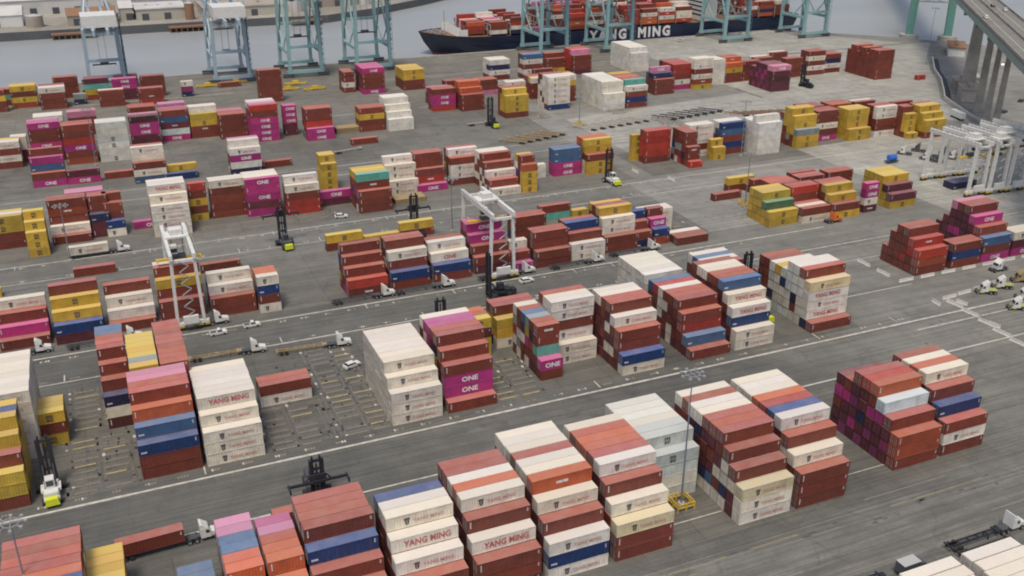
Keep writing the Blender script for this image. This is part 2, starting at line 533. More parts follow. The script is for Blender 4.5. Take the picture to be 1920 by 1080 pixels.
# ------------------------------------------------------------------ containers
RGB = {'R': (.168, .036, .022), 'r': (.36, .036, .022), 'U': (.25, .050, .023), 'O': (.44, .095, .033), 'W': (.66, .61, .53), 'X': (.66, .61, .53),
       'E': (.66, .62, .54), 'V': (.66, .63, .56), 'k': (.065, .15, .085), 'y': (.62, .51, .31), 'Y': (.50, .325, .040), 'B': (.007, .032, .125), 'b': (.045, .098, .195), 'M': (.37, .026, .155),
       'm': (.100, .020, .030), 'G': (.22, .25, .24), 'T': (.10, .33, .28), 'g': (.57, .58, .53), 'P': (.50, .19, .30), 'N': (.014, .018, .065),
       'D': (.060, .015, .014), 'w': (.48, .57, .59), 'p': (.20, .028, .10)}
NAMES = {'R': 'brown', 'r': 'red', 'U': 'rust brown', 'O': 'orange', 'W': 'white', 'Y': 'yellow', 'B': 'dark blue', 'b': 'light blue', 'M': 'magenta',
         'm': 'maroon', 'G': 'grey', 'T': 'teal', 'g': 'pale grey', 'P': 'pink', 'N': 'navy', 'D': 'dark brown', 'w': 'pale blue', 'p': 'purple',
         'X': 'big-lettered white', 'E': 'red-worded white', 'y': 'yellowed cream', 'V': 'unlettered white', 'k': 'green'}
ORD = ['ground', 'second', 'third', 'fourth', 'fifth', 'sixth', 'seventh']
ROWN = ['front', 'second', 'third', 'fourth', 'fifth', 'sixth', 'seventh', 'eighth', 'ninth', 'tenth', 'eleventh', 'twelfth', 'thirteenth', 'fourteenth', 'fifteenth']
LEN = {20: 6.06, 40: 12.19, 45: 13.72}
TIER, PITCHY, CW, CH = 2.8, 2.55, 2.50, 2.74

def rgb(c, r=None):
    r = r or rng
    base = RGB[c]
    k = r.uniform(0.84, 1.16)
    if c in 'WXEV':
        k = r.uniform(0.92, 1.08)
        w = r.uniform(-0.035, 0.035)
        return (min(1, (base[0]+w*.3)*k), min(1, base[1]*k), min(1, (base[2]-w)*k), 1)
    h = r.uniform(0.92, 1.08)
    return (min(1, base[0]*k*h), min(1, base[1]*k), min(1, base[2]*k/h), 1)

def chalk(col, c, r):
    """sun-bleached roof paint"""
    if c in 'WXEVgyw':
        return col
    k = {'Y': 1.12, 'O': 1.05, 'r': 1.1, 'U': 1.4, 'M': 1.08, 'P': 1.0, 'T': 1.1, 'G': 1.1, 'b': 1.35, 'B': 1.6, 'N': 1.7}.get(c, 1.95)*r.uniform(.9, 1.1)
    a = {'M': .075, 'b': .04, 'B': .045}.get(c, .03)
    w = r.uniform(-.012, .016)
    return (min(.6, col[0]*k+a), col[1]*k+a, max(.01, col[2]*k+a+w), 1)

def corr(mb, x0, x1, y, z0, z1, d, pitch, axis='x', flip=1):
    """corrugated side sheet"""
    n = max(2, int(round((x1-x0)/pitch)))
    p = (x1-x0)/n
    pts = []
    for i in range(n):
        a = x0+i*p
        pts += [(a, 0), (a+p*.3, 0), (a+p*.5, d), (a+p*.8, d)]
    pts.append((x1, 0))
    vs = []
    for t, o in pts:
        q = (t, y+o*flip) if axis == 'x' else (y+o*flip, t)
        vs += [(q[0], q[1], z0), (q[0], q[1], z1)]
    fs = [(2*i, 2*i+2, 2*i+3, 2*i+1) for i in range(len(pts)-1)]
    mb.add(vs, fs)

def container_meshes(L):
    b = MB()
    for y, fl in ((0.03, 1), (CW-0.03, -1)):
        corr(b, 0.14, L-0.14, y, 0.16, CH-0.12, 0.05, 0.55, 'x', fl)
    corr(b, 0.14, CW-0.14, L-0.03, 0.16, CH-0.12, 0.05, 0.5, 'y', -1)
    corr(b, 0.14, CW-0.14, 0.06, 0.16, CH-0.12, 0.03, 0.6, 'y', 1)
    for x in (0, L-.15):
        for y in (0, CW-.15):
            b.box(x, y, 0, x+.15, y+.15, CH)
    for y in (0.0, CW-.1):
        b.box(.15, y, .02, L-.15, y+.1, .17)
        b.box(.15, y, CH-.13, L-.15, y+.1, CH-.03)
    for x in (0.0, L-.1):
        b.box(x, .15, .02, x+.1, CW-.15, .17)
        b.box(x, .15, CH-.14, x+.1, CW-.15, CH-.03)
    b.box(.1, .1, .05, L-.1, CW-.1, .1)
    body = b.mesh('container_body', [PAINT])
    r = MB()
    n = int(L/0.6)
    vs, fs = [], []
    for i in range(n+1):
        x = .02+(L-.04)*i/n
        z = CH+.004-(.018 if i % 2 else 0)
        vs += [(x, .02, z), (x, CW-.02, z)]
    for i in range(n):
        fs.append((2*i, 2*i+2, 2*i+3, 2*i+1))
    r.add(vs, fs)
    roof = r.mesh('container_roof', [ROOFP])
    d = MB()
    d.box(-.02, .17, .19, .05, CW/2-.01, CH-.16)
    for y in (.42, .88):
        d.cyl((-.06, y, .2), (-.06, y, CH-.17), .035, 1, 6)
        d.box(-.09, y-.12, 1.0, -.03, y+.12, 1.08, 1)
    door = d.mesh('container_door', [PAINT, 'grey_steel'])
    return body, roof, door

CM = {L: container_meshes(LEN[L]) for L in LEN}

def text_mesh(name, txt, size, width=None, bold=0.03, mi=0, mats=('white_lettering',), spacing=1.0):
    cu = bpy.data.curves.new(name, 'FONT')
    cu.body = txt
    cu.size = size
    cu.offset = bold
    cu.resolution_u = 2
    cu.space_character = spacing
    cu.align_x = 'LEFT'
    o = bpy.data.objects.new(name, cu)
    COLL.objects.link(o)
    dg = bpy.context.evaluated_depsgraph_get()
    me = bpy.data.meshes.new_from_object(o.evaluated_get(dg), depsgraph=dg)
    COLL.objects.unlink(o)
    bpy.data.objects.remove(o)
    vs = [tuple(v.co) for v in me.vertices]
    fs = [tuple(p.vertices) for p in me.polygons]
    bpy.data.meshes.remove(me)
    x0 = min(v[0] for v in vs); x1 = max(v[0] for v in vs)
    z0 = min(v[1] for v in vs); z1 = max(v[1] for v in vs)
    s = 1.0 if width is None else width/(x1-x0)
    return [((v[0]-x0)*s, v[1]-z0) for v in vs], fs, (x1-x0)*s, z1-z0

def lay(mb, t, x, z, mi, y=-0.03):
    mb.add([(x+v[0], y, z+v[1]) for v in t[0]], t[1], mi)

T_YM_S = text_mesh('t', 'YANG MING', 1.0, 5.6, 0.012)
T_YM_L = text_mesh('t', 'YANG MING', 1.75, 8.6, 0.05)
T_ONE = text_mesh('t', 'ONE', 1.75, 4.1, 0.06)
T_M = text_mesh('t', 'm', 1.35, 1.35, 0.05)
T_SC = text_mesh('t', 'sc', 1.35, 1.35, 0.05)

def lettering(kind, L):
    mb = MB()
    y = -0.03
    def rect(x0, z0, x1, z1, mi):
        mb.add([(x0, y, z0), (x1, y, z0), (x1, y, z1), (x0, y, z1)], [(0, 1, 2, 3)], mi)
    if kind == 'ym':
        k = L/12.19
        x = 3.2*k
        rect(x, 1.55, x+1.0, 1.95, 1); rect(x+.12, .85, x+.42, 1.5, 1); rect(x+.56, .85, x+.88, 1.5, 1); rect(x+.2, .6, x+.8, .8, 1)
        if L > 7:
            lay(mb, T_YM_S, x+1.6, .85, 0)
        mats = ['faded_red_lettering', 'dark_emblem']
    elif kind == 'yml':
        lay(mb, T_YM_L, 2.2, .72, 0)
        mats = ['red_lettering']
    elif kind == 'oner':
        lay(mb, T_ONE, L/2-2.05, .65, 0)
        mats = ['red_lettering']
    elif kind == 'one':
        w = T_ONE[2]
        lay(mb, T_ONE, L/2-w/2+.2, .62, 0)
        mats = ['white_lettering']
    elif kind == 'msc':
        lay(mb, T_M, L/2-.7, 1.35, 0)
        lay(mb, T_SC, L/2-.7, .45, 0)
        mats = ['dark_emblem']
    elif kind == 'bars':
        for x in (.5, ):
            for k in range(5):
                rect(x, 1.0+k*.29, x+.22, 1.0+k*.29+.2, 0)
        for k in range(3):
            rect(L-.75, 1.75+k*.25, L-.45, 1.75+k*.25+.12, 0)
        mats = ['white_lettering']
    elif kind == 'word':
        x = L/2-1.2
        for k in range(7):
            rect(x+k*.36, 1.12, x+k*.36+(.27 if k % 3 else .2), 1.72, 0)
        mats = ['white_lettering']
    else:
        x = .5
        for k in range(4):
            rect(x+k*.3, .7, x+k*.3+.2, 1.1, 0)
        for k in range(3):
            rect(L-.8, 1.5+k*.3, L-.5, 1.5+k*.3+.14, 0)
        mats = ['white_lettering']
    return mb, mats

LET = {}
def let_mesh(kind, L):
    if (kind, L) not in LET:
        mb, mats = lettering(kind, LEN[L])
        LET[kind, L] = mb.mesh('lettering_'+kind, mats)
    return LET[kind, L]

def kind_of(c, L, r):
    if c == 'X': return 'yml'
    if c == 'E': return 'oner'
    if c in 'Wy': return 'ym' if r.random() < .92 else None
    if c == 'M' or (c == 'P' and r.random() < .4): return 'one' if r.random() < .9 else 'bars'
    if c == 'Y': return 'msc' if r.random() < .92 else None
    if c in 'Orm': return 'word' if r.random() < .2 else ('bars' if r.random() < .6 else None)
    if c in 'RUD': return 'bars' if r.random() < .8 else ('word' if r.random() < .2 else None)
    if c in 'BbN': return 'mark'
    if c == 'g': return 'msc' if r.random() < .25 else None
    return None

mass = {'v': [], 'f': [], 'm': [], 'c': []}
WHITE, REDL, DARK = (.75, .73, .72, 1), (.40, .05, .06, 1), (.05, .045, .05, 1)
def mass_box(x, y, z, L, c, rotz=0.0, h=CH, k='R'):
    o = len(mass['v'])
    cs, sn = cos(rotz), sin(rotz)
    for dz in (0, h):
        for dx, dy in ((0, 0), (L, 0), (L, CW), (0, CW)):
            mass['v'].append((x+dx*cs-dy*sn, y+dx*sn+dy*cs, z+dz))
    for f, m in (((4, 5, 6, 7), 1), ((0, 1, 5, 4), 0), ((1, 2, 6, 5), 0), ((2, 3, 7, 6), 0), ((3, 0, 4, 7), 0)):
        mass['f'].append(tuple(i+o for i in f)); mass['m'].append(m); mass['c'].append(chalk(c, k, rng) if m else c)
    if y < 300 and rotz == 0 and h == CH:
        dk_ = tuple(v*.5 for v in c[:3])+(1,)
        lt = tuple(v*.8+.05 for v in c[:3])+(1,)
        for y0, y1, z0, z1, cc in ((0, .13, 0, CH, dk_), (CW-.13, CW, 0, CH, dk_), (.13, CW-.13, 0, .16, dk_), (.13, CW-.13, CH-.14, CH, dk_), (CW/2-.04, CW/2+.04, .16, CH-.14, dk_),
                                   (.42, .5, .2, CH-.16, lt), (.86, .94, .2, CH-.16, lt), (1.56, 1.64, .2, CH-.16, lt), (2.0, 2.08, .2, CH-.16, lt), (1.4, 2.1, 1.5, 1.75, lt)):
            q = len(mass['v'])
            mass['v'] += [(x-.025, y+y0, z+z0), (x-.025, y+y0, z+z1), (x-.025, y+y1, z+z1), (x-.025, y+y1, z+z0)]
            mass['f'].append((q, q+3, q+2, q+1)); mass['m'].append(0); mass['c'].append(cc)
def mass_letters(x, y, z, kind, L):
    mb, mats = lettering(kind, L)
    o = len(mass['v'])
    mass['v'] += [(x+v[0], y+v[1]-.02, z+v[2]) for v in mb.v]
    cc = {'white_lettering': WHITE, 'red_lettering': REDL, 'faded_red_lettering': (.5, .2, .19, 1), 'dark_emblem': DARK}
    for f, m in zip(mb.f, mb.m):
        mass['f'].append(tuple(i+o for i in f)); mass['m'].append(0); mass['c'].append(cc[mats[m]])

BLOCKS = [
(-26, 126.3, 40, '???/????/?????/?????/????O/????O/????B/????O/????R/????R/????R/????R', 'stack of faded brown roofs with one blue stripe', (740, 840, 940, 1040, 1140)),
(-13.8, 141.7, 20, '?YY/?YY/?YY/?YY/?YY/?YY', 'short yellow stack behind the loaded lorry', (320, 420, 520)),
(0.4, 139.4, 20, '?M/?M/?b/?b', 'low blue and pink stack in the lorry lane', (310,)),
(7.7, 126.3, 20, '??/???/???O/????O/????O/????b/????b/????P/????P', 'short stack with a pale pink top', (341, 441, 541, 641, 741, 841)),
(14.3, 126.3, 20, '??/???/???O/????O/????O/????R/????P/????M', 'short stack with a magenta top beside the big brown stack', (341, 441, 541, 641, 741)),
(21, 126.3, 40, '??/???/??RR/??RRB/???RRR/???RRR/???RRR/???RRR', 'big brown stack with a blue tier', (231, 341, 451, 551, 651, 751)),
(34.6, 126.3, 40, '?RR/?RRW/?RRRX/RmRmRW/mRmRmW/RmRmRB', 'white lettered stack with a blue roof behind', (20, 131, 241, 351, 451, 551)),
(48.4, 126.3, 40, '?RR/mRRX/RmRmR/mRmRmW/RmRmRO/mRmRmW/RmRmRR/mRmRmR', 'striped stack with a large red-lettered tier', (11, 21, 131, 241, 351, 451, 551, 651, 751)),
(62.1, 126.3, 40, 'WBW/mRmR/RmRmW/mRmRmO/WRmRmW/WmRmRW/RmRmRR/mRmRmW/RmRmRW/RmRmRW', 'striped stack with a blue second tier', (1, 11, 21, 131, 241, 351, 451, 551, 651, 751, 851, 951)),
(75.9, 126.3, 40, 'RRy/mRRW/RmRmR/mRmRmW/RmRmRR/mRmRmO/RmRmRO/mRmRRR/RmRmRW', 'striped stack standing on two brown tiers', (1, 11, 21, 131, 241, 351, 451, 551, 651, 751, 851)),
(89.6, 139.3, 40, 'gggg/ggggg/ggggg/ggggg/ggggg/ggggg/ggggg', 'pale grey stack behind the lamp mast', (0, 10, 20, 30, 140, 240, 340, 440, 541, 641)),
(103.5, 126.4, 40, 'WWy/mmWR/WNgWR/WRWmRR/WbmRmR/WNmRmR/GgNmNW/mRbRmW/RmRmRR/mRRmRW', 'brown stack on three cream tiers past the mast', (1, 11, 21, 131, 241, 351, 451, 551, 651, 751, 851, 951)),
(117.3, 126.2, 40, 'RRR/RRRW/mRRWR/RmRRmW/mRmRRB/RmRmNr/mRmRmO/RmRmRW/mRmRRW/RmRmRW', 'stack with a flat white and blue roof', (1, 11, 21, 131, 241, 351, 451, 551, 651, 751, 851, 951)),
(144.8, 129, 40, 'RUU/mpmR/pmmMw/mpmMRO/pmNmmr/mMmpmR/pmmMR/mmRMm', 'stack with many magenta and maroon doors', (1, 11, 21, 131, 241, 351, 451, 551)),
(158.3, 129.2, 40, 'RWR/mRmB/RmRmR/mRmRmW/RmRmRO/mRmRmW/RmRmRR', 'end stack by the empty yard lane', (1, 11, 21, 131, 241, 351, 451, 551, 651)),
(19.3, 161.3, 40, 'R', '', ()),
(-36.6, 187.8, 40, 'RYY/YYRR/YYYYY/YYYYRY/YYYYYB/YYYYYY', 'yellow stack beside the white container handler', (0, 10, 20, 130, 240, 350)),
(-34.4, 205.6, 40, 'WWWWWW/WWWWWW/WWWWWW/WWWWWW/WWWWWW/WWWWWW/WWWWWW/WWWWWW', 'white block set back behind the yellow stack', (50,)),
(-22.9, 209.6, 20, 'YRY/YRY/YRY', 'small yellow stack behind the white container handler', (0, 10, 20)),
(-8.4, 211.8, 20, 'DWN/??mR/???RR/????RR/?????R/?????R/?????b/?????b', 'short mixed stack beside the empty slots', (20, 130, 240, 350)),
(-2, 207.2, 20, '?????Y/?????G/?????Y/?????Y/?????Y/?????Y/?????Y', '', ()),
(4.4, 206.6, 20, '?????U/?????U/?????R/?????R/?????R/?????R/?????R/?????R/?????R', '', ()),
(-2.9, 188, 40, 'RRB/mRRb/RmRmO/mRmRmR/RmRmRR/mRmRmP/mRmRmP', 'orange and blue stack beside the white lettered tower', (0, 10, 20, 130, 240, 350, 450, 550, 650)),
(10.2, 187.7, 40, 'WWW/WWWW/WWWWX/WWWWW/WWWWW/WWWWW/WWWWW/WWWWW', 'all-white lettered tower beside the orange stack', (1, 11, 21, 131, 241, 341, 441, 541, 641, 740)),
(25.2, 208, 40, 'WR/WR', 'two-high brown and white pair behind the empty slots', (1, 11)),
(51.5, 187.9, 40, 'WWW/WWWW/WWWWW/WWWWW/WWWWW/WWWWW/WWWWW/WWWWW/WWWWW', 'all-white tower beside the twin magenta stack', (1, 11, 21, 131, 241, 341, 441, 541)),
(65.3, 188, 40, 'R/?MMR/????R/?????R/?????R/?????M/?????M/?????W', 'brown stack with twin magenta tiers', (1, 111, 121, 131, 241, 351)),
(79.4, 211, 20, 'YYmY/YYmO/YYmO', '', ()),
(88.3, 214, 40, '?YY/??YR/??YR', 'yellow stack with a brown top', (131,)),
(91.7, 193.6, 20, 'RM/m?TRR/????R/????G/????b/????R/????W', 'narrow brown stack on a magenta box', (11, 141)),
(98.2, 199.5, 40, 'WW/?WWRWW/??RWWW/??RRWR', 'white stack with one brown tier', (0, 10, 120, 130, 141, 151)),
(111.7, 188, 40, 'WB/mRRR/RWmRW/mWmWmR/RmRmRR/mRmRmW/RmRmRW', 'stack with a blue tier on white lettering', (1, 11, 121, 131, 241, 351)),
(132, 188.1, 40, 'R/mb/RRrR/mRmRR/WWRmR/mRRWR/RmWWW/mRmRr/RmRmb', 'brown stack with a light blue second tier', (1, 111, 221, 231, 341)),
(146, 188.5, 40, 'WW/mRBX/RRmRX/mRmRmb/RmRmRR/mRmRmR/RmRmRW/mRmRmW/RmRmRR', 'stack with stacked white lettering over a blue tier', (1, 11, 121, 131, 241, 351)),
(152.5, 213.2, 40, '????R/????W/????b/????W', '', ()),
(171.3, 189, 45, 'R/NXWXy/WgWWWR/gRNgWW/gggggW/gWgNg/ggWgY/gNggW', 'white stack on a single brown box', (1, 111, 121, 131, 141, 251)),
(171.6, 209.55, 40, 'RRRRR/RRRRR/RRR', '', ()),
(132.5, 213.7, 40, 'VVVVV/VVVVV/VVVVV/VVVVV/VVVVV/VVVVV', 'plain white block behind the striped stack', (41,)),
(227.1, 208.3, 40, 'RUr/RRrr/RrRRR/RRRRR/RRRR/RR', 'bright red stack past the white barriers', (1, 11, 21, 131, 241)),
(241.6, 208.3, 40, 'RBR/mmR', 'blue and brown stack behind the white barriers', (21,)),
(254.5, 208.4, 40, 'MRb/mMRU/MmmmM/mMmmmR/MmMmmR/mmMmmP/mmmm/mmm', 'maroon and magenta stack with a ragged side', (21, 131, 241, 351)),
(268, 208.6, 40, 'MmW/MmW', '', ()),
(-32.6, 263, 40, 'R/RM/RmR/RmRW', 'stack with a magenta tier above brown beside the yellow tiers', (0, 110, 220, 330)),
(-19.1, 261.3, 40, 'mB/RmY/RmRY/RmmRR', 'yellow and blue stack beside the white lettered pair', (0, 10, 120, 230, 340)),
(-5.6, 263, 40, 'R/RW/RmW/RmRR', 'brown and white stack beside the gantry crane', (0, 110, 220, 330)),
(8, 266, 40, '?R/??RY/???mR/????W', 'stack under the white gantry crane', (0, 10, 120, 130, 240)),
(21.6, 262.8, 40, 'RU/??W/???W/??R', 'white lettered pair above rust beside the gantry crane', (1, 11, 121, 231)),
(34.3, 260.2, 20, 'WRBW/???O/???O', 'short stack of white blue and brown', (31,)),
(60.2, 260.3, 40, 'Rr/??R/???R/????R', 'red stepped stack', (1, 11, 121, 231, 341)),
(73.6, 261, 40, 'RB/??RW/???RR/???RR', 'stack with a blue tier behind the white tractor', (1, 11, 121, 131, 241)),
(87.2, 261.5, 40, 'RB/??E/???W/???R', 'cream lettered stack above blue', (1, 11, 121, 231)),
(101, 262.5, 40, '?R/??R/??mM/????M/????M', 'magenta stack behind the slim gantry crane', (1, 11, 121, 231, 341)),
(113.5, 259.5, 20, 'M/?R/??W', '', ()),
(120.6, 259.5, 40, 'RR/??RR/??RR', 'plain brown stack behind the parked car', (1, 11, 121, 131)),
(133.6, 260.8, 40, 'WW/??R/???B/???R', 'stack with two cream boxes under brown and blue', (11, 121, 231)),
(146.7, 262.3, 40, 'RR/??WW/????Y/????R', 'cream lettered pair between brown and yellow', (11, 131, 241)),
(158.4, 262.4, 20, 'NR/??R/???B', '', ()),
(165.2, 262.6, 20, 'UB/??M/???R', '', ()),
(172.2, 258.8, 40, 'R/R/W', 'single brown box closing the row', (1,)),
(166.5, 273, 40, 'WWW/WWW', '', ()),
(63, 299, 40, 'RY', 'yellow box on brown by the lane', (11,)),
(76.2, 300.5, 40, 'Y', '', ()),
(88.5, 301, 40, 'RY', 'yellow box behind the mast of a handler', (11,)),
(139.5, 298, 40, 'TR', 'brown box over teal', (11,)),
(152, 297, 20, 'Y', '', ()),
(158, 291, 40, 'RR/RY', '', ()),
(123.2, 284, 40, '?RR/?RR', 'low brown boxes behind the gantry crane', (21,)),
(-14, 308, 40, 'R', 'lone brown box by the lane', (0,)),
(22.5, 296.5, 40, 'R', 'lone brown box behind the lettered pair', (1,)),
(-46, 301, 40, 'Y', '', ()),
(211.3, 261.5, 40, 'YY/YYk/YYYY/YYYY/YYYY', 'yellow stack with a green tier', (11, 121, 231)),
(224.6, 260, 40, 'WR/RW/RR/??Rr/??RR', 'red and white stack beside the yellow stack', (11,)),
(237.5, 259.4, 40, 'YR/??Y/???Y/??RR/??RR', 'yellow stepped stack', (11, 121, 231)),
(252.8, 260.8, 20, 'mWMM', '', ()),
(264.8, 260.3, 40, 'Ym/YYm/YYYY/YYYY/YYYY/YYYY', 'stack with a flat yellow roof', (11,)),
(220.4, 299.7, 40, 'RY', '', ()),
(209.5, 292.4, 40, 'R', '', ()),
(226, 280, 40, 'YRR/YRR/YRR', '', ()),
(240.5, 283, 40, 'RRR/RRR', '', ()),
(-39.8, 342.3, 40, 'RRYY/???W/???Y', '', ()),
(-26.7, 331.3, 20, 'YYY/???Y/????Y', '', ()),
(-19.8, 339.8, 40, 'R/?W/??RUR/??RRR', 'brown stack with a white tier', (0, 110, 220, 230, 240)),
(-7.1, 342, 20, 'mmN/???RR/???RR', '', ()),
(-14, 351, 40, '????P/????P', '', ()),
(-2.5, 341, 20, 'WB/??RU/????R', '', ()),
(6, 345, 40, 'M', '', ()),
(12.2, 334.3, 40, 'WWWW/????W/?????X/?????W/?????W', 'tall white tower behind the gantry', (0, 10, 20, 30, 140, 250)),
(25.5, 345.8, 20, 'YRYRr/??RR', '', ()),
(32.7, 345.9, 40, 'RRRRW/????W', 'brown stack with a white top', (41,)),
(44.8, 342.6, 40, 'MmMMM/????W/????W/????W', 'magenta lettered stack with a white roof', (41,)),
(58.1, 338.8, 40, 'rrRW/??RRW', 'white box on red', (31, 141)),
(71.3, 344, 40, 'mM', 'magenta box on maroon', (10,)),
(76, 360, 20, 'YYYY/YYYYY/YYYYY', '', ()),
(82.8, 330.6, 40, 'RRR/???RT/????Y/????Y/????Y', 'brown stack with a teal top', (21, 141)),
(98, 346, 40, 'WW/?WWW/??WWW', '', ()),
(109.6, 345.3, 40, 'M/?rR/???RR/???RR', '', ()),
(124.3, 348.5, 40, 'RWWR/???RW/???RR', '', ()),
(134.2, 330.1, 40, 'W/RR/WRW/RWRR/WRWRR/RWRRW/RWRWW', 'striped stepped stack', (1,)),
(146.8, 329.5, 20, 'YYYO/????R/????Y', '', ()),
(157.6, 344.5, 20, 'WW', '', ()),
(166.8, 343.5, 40, 'MMbb/MMbb', '', ()),
(180.2, 340.3, 40, 'YYR/???YY/????O/???OO', '', ()),
(210, 345, 40, 'Rrrrr/RrrrR', '', ()),
(207, 351, 20, 'YYYY', '', ()),
(224.2, 332, 20, 'r/?RR/??RRR/???RR/???RR/???RR', '', ()),
(232, 346, 40, 'WRWWW/WRWWW', '', ()),
(239.5, 338, 20, 'YY/YYY', '', ()),
(247, 343.8, 40, 'RBRbB/???bW/???WW', '', ()),
(261.5, 337.5, 40, 'VVVVV/VVVVVV/VVVVV/VVVVV/VVVVV', '', ()),
(283.9, 339.3, 40, 'YYG/??YYY/??YYYY/???YYY/????R', '', ()),
(299, 345, 40, '?RWRR/???RR/???RR', '', ()),
(313.8, 339.5, 40, 'YY/YYYYY/YYYYY/YYYYY', '', ()),
(329.8, 341, 40, 'WRRWW/RRRRR/RRRRR', '', ()),
(341.5, 332, 20, 'Y/RYYY/RRRRR/RRRRR', '', ()),
(349.5, 330, 40, 'RYY/RYYY/RYYYY/RRYYY/RRRRR', '', ()),
(-26.5, 408.3, 40, 'MR/mRbM/RRRMR', 'magenta stack', (10, 130, 240)),
(-14.1, 407.3, 40, 'Mm', 'low magenta pair', (10,)),
(-0.5, 409, 40, 'R', '', ()),
(10.3, 398.5, 40, 'bWR/??RWW/???RR', 'white lettered stack', (20, 140)),
(22, 397.7, 40, 'B/BY', '', ()),
(47, 394.5, 40, 'NgMW/???WW/???WP', '', ()),
(60.2, 400, 40, 'R', '', ()),
(-27, 444.5, 40, 'RRMRRM/RRMRRM/RRMRRP/RRMRW/RRMRW', '', ()),
(-14.1, 435.8, 40, 'URMrRR/URMrRR/RRRRRR/RRRRR/RRRRW', '', ()),
(-0.9, 434.8, 40, 'gggggg/gggggg/gggggg/ggggg', '', ()),
(12.9, 452, 40, 'mmMMD/mmMMD/RRRRP', '', ()),
(26, 458, 40, 'MgmbR/MgmbR/MgmbM', '', ()),
(39, 458.5, 40, 'RRYY/RRYYW/RRYYW', '', ()),
(50.8, 452, 40, 'RRRR/RRRR/RRRR', '', ()),
(63.3, 441, 40, 'MMMMRr/MMMMRP/MMMMRP/MMMMRW/MMMMRW', '', ()),
(79, 447, 20, 'mmMMM/mmMMM', '', ()),
(86.8, 434, 40, 'MM/??rRR/??rRR/??mRR', '', ()),
(112.5, 440, 40, 'RRYU/RRYU/RRYU', '', ()),
(125.6, 436.5, 40, 'VV/VVV/VVVV/VVVVV/VVVVV/VVVVV', '', ()),
(157, 464, 40, 'rMMR/rMMR/RRRR', '', ()),
(170.5, 459, 40, 'RRR/RRRO/RRROO/RRROO', '', ()),
(185.5, 437.5, 40, 'RYYY/RYYYY/RYYYR/RRRRR', '', ()),
(-43, 440, 40, 'RWRW/RWRW/WWWY', '', ()),
(-37, 455, 20, 'RW', '', ()),
(211.8, 444.5, 40, 'BWWWWW/RWWWWW/WRWWWW/WWRWWR/WWWWRR', '', ()),
(222, 458, 40, 'RRRYW/RRRYW/RRRRY/RRRRR', '', ()),
(237.8, 433.5, 40, 'VVV/VVVVV/VVVVV/VVVVV/VVVVV/VVVVV/VVVVV/VVVVV/VVVVV/VVVVV', '', ()),
(250.8, 433.3, 40, 'RBRW/RBRWT/RRRRR/RRRRR/RRRRO/RRRRR/RRRRR/RRRRY/RRRRY', '', ()),
(279.4, 453, 40, 'RRR/RRRN/RmRNP/RmRb', '', ()),
(294.8, 460, 40, 'MgRrr/MmRrr/MmRRr/mmmRr/mMmmR/mMmmm', '', ()),
(306, 456.5, 40, 'YUWRWW/RRRRWW/RRRRWW', '', ()),
(318.8, 463.2, 40, 'VVVVV/VVVVV/VVVVV/VVVVV', '', ()),
(331.6, 464, 40, 'RRYO/RRYOO/RRRRU/RRRRR', '', ()),
(344.5, 464.5, 40, 'RRRR/RRRR', '', ()),
(342.5, 435.3, 40, 'mmDmP/mpmmP/pmmMm/mpMmm/pmmpm/mmpmm/pmmm/mmpm', '', ()),
(388.8, 462.8, 40, 'RWRWR/RRRRR/RRRRR', '', ()),
(402.2, 464.5, 40, 'RWNR/RWNR/RRRR', '', ()),
(417.5, 438, 40, 'RRRRRR/RRRRRR/RRRRRR/RRRRR/RRRRRR/RRRRRR/RRRRR/RRRRRR/RRRRRR/RRRRR', '', ()),
(-45, 560, 40, 'RTR/RTO', '', ()),
(-38, 551, 40, 'UYRY/UYRY/UYRY', '', ()),
(-24.5, 542, 40, 'RRRW/RRRW/RRRR/RRmm', '', ()),
(-9, 548, 20, 'NG', '', ()),
(-3, 556, 40, 'UYTm/UYTm/UYTm', '', ()),
(10.5, 550, 40, 'mmMM/mmMM', '', ()),
(24.5, 552, 40, 'RRRR/RRRR', '', ()),
(3, 537, 40, 'RRR/RRW', '', ()),
(22, 535, 40, 'rRR/RRR', '', ()),
(44, 545, 20, 'NpW', '', ()),
(65, 560, 40, 'R', '', ()),
(79.8, 516, 40, 'RRRRRR/RRRRRR', '', ()),
(126, 522, 20, 'RWRR/RWRR/RRRR/RRRR', '', ()),
(134.5, 514, 40, 'MRRRM/MRRRM/MRRRM/MmmmM/mmmmM/mmmmM', '', ()),
(157.5, 515, 40, 'RRYY/RRYY/RRYY/RRYY/RRYY/RRYY', '', ()),
(206, 509, 40, 'WRWNW/WRWNW/WRWWW/WRWWW', '', ()),
(230, 517, 40, 'RWRWb/RWRWb/RWRRR', '', ()),
(249.6, 527, 40, 'YRR/YRRR/YRRR', '', ()),
(262, 517, 40, 'mRRR/mRrrP/mrrrr/mrrrr/mrrrr', '', ()),
(297.2, 510.5, 40, 'VVVV/VVVVV/VVVVV/VVVVV/VVVVV/VVVVV/VVVVV/VVVVV/VVVVV/VVVVV', '', ()),
(395, 505, 40, 'RR/RW', '', ()),
(420, 488, 40, 'RR', '', ()),
(432, 500, 40, 'R', '', ()),
(440, 428, 20, 'r', '', ()),
(178, 505, 40, 'RR/PR', '', ()),
(160, 480, 40, 'RRR/RRP', '', ()),
(255, 284, 40, 'RRR/RRR', '', ()),
(228, 294.5, 40, 'RR/R', '', ()),
(247, 296, 40, 'RR', '', ()),
(-34.3, 447, 20, 'RmWW/RmWW', '', ()),
(-26, 480, 40, 'RRRW/RRRW/RRRW', '', ()),
(-12, 484, 40, 'RRRP/RRRP', '', ()),
(14, 482, 40, 'RRRR/RRRr/RRRR', '', ()),
(27.5, 484, 40, 'RRPP/RRRP', '', ()),
(40, 484, 40, 'RRR/RRW', '', ()),
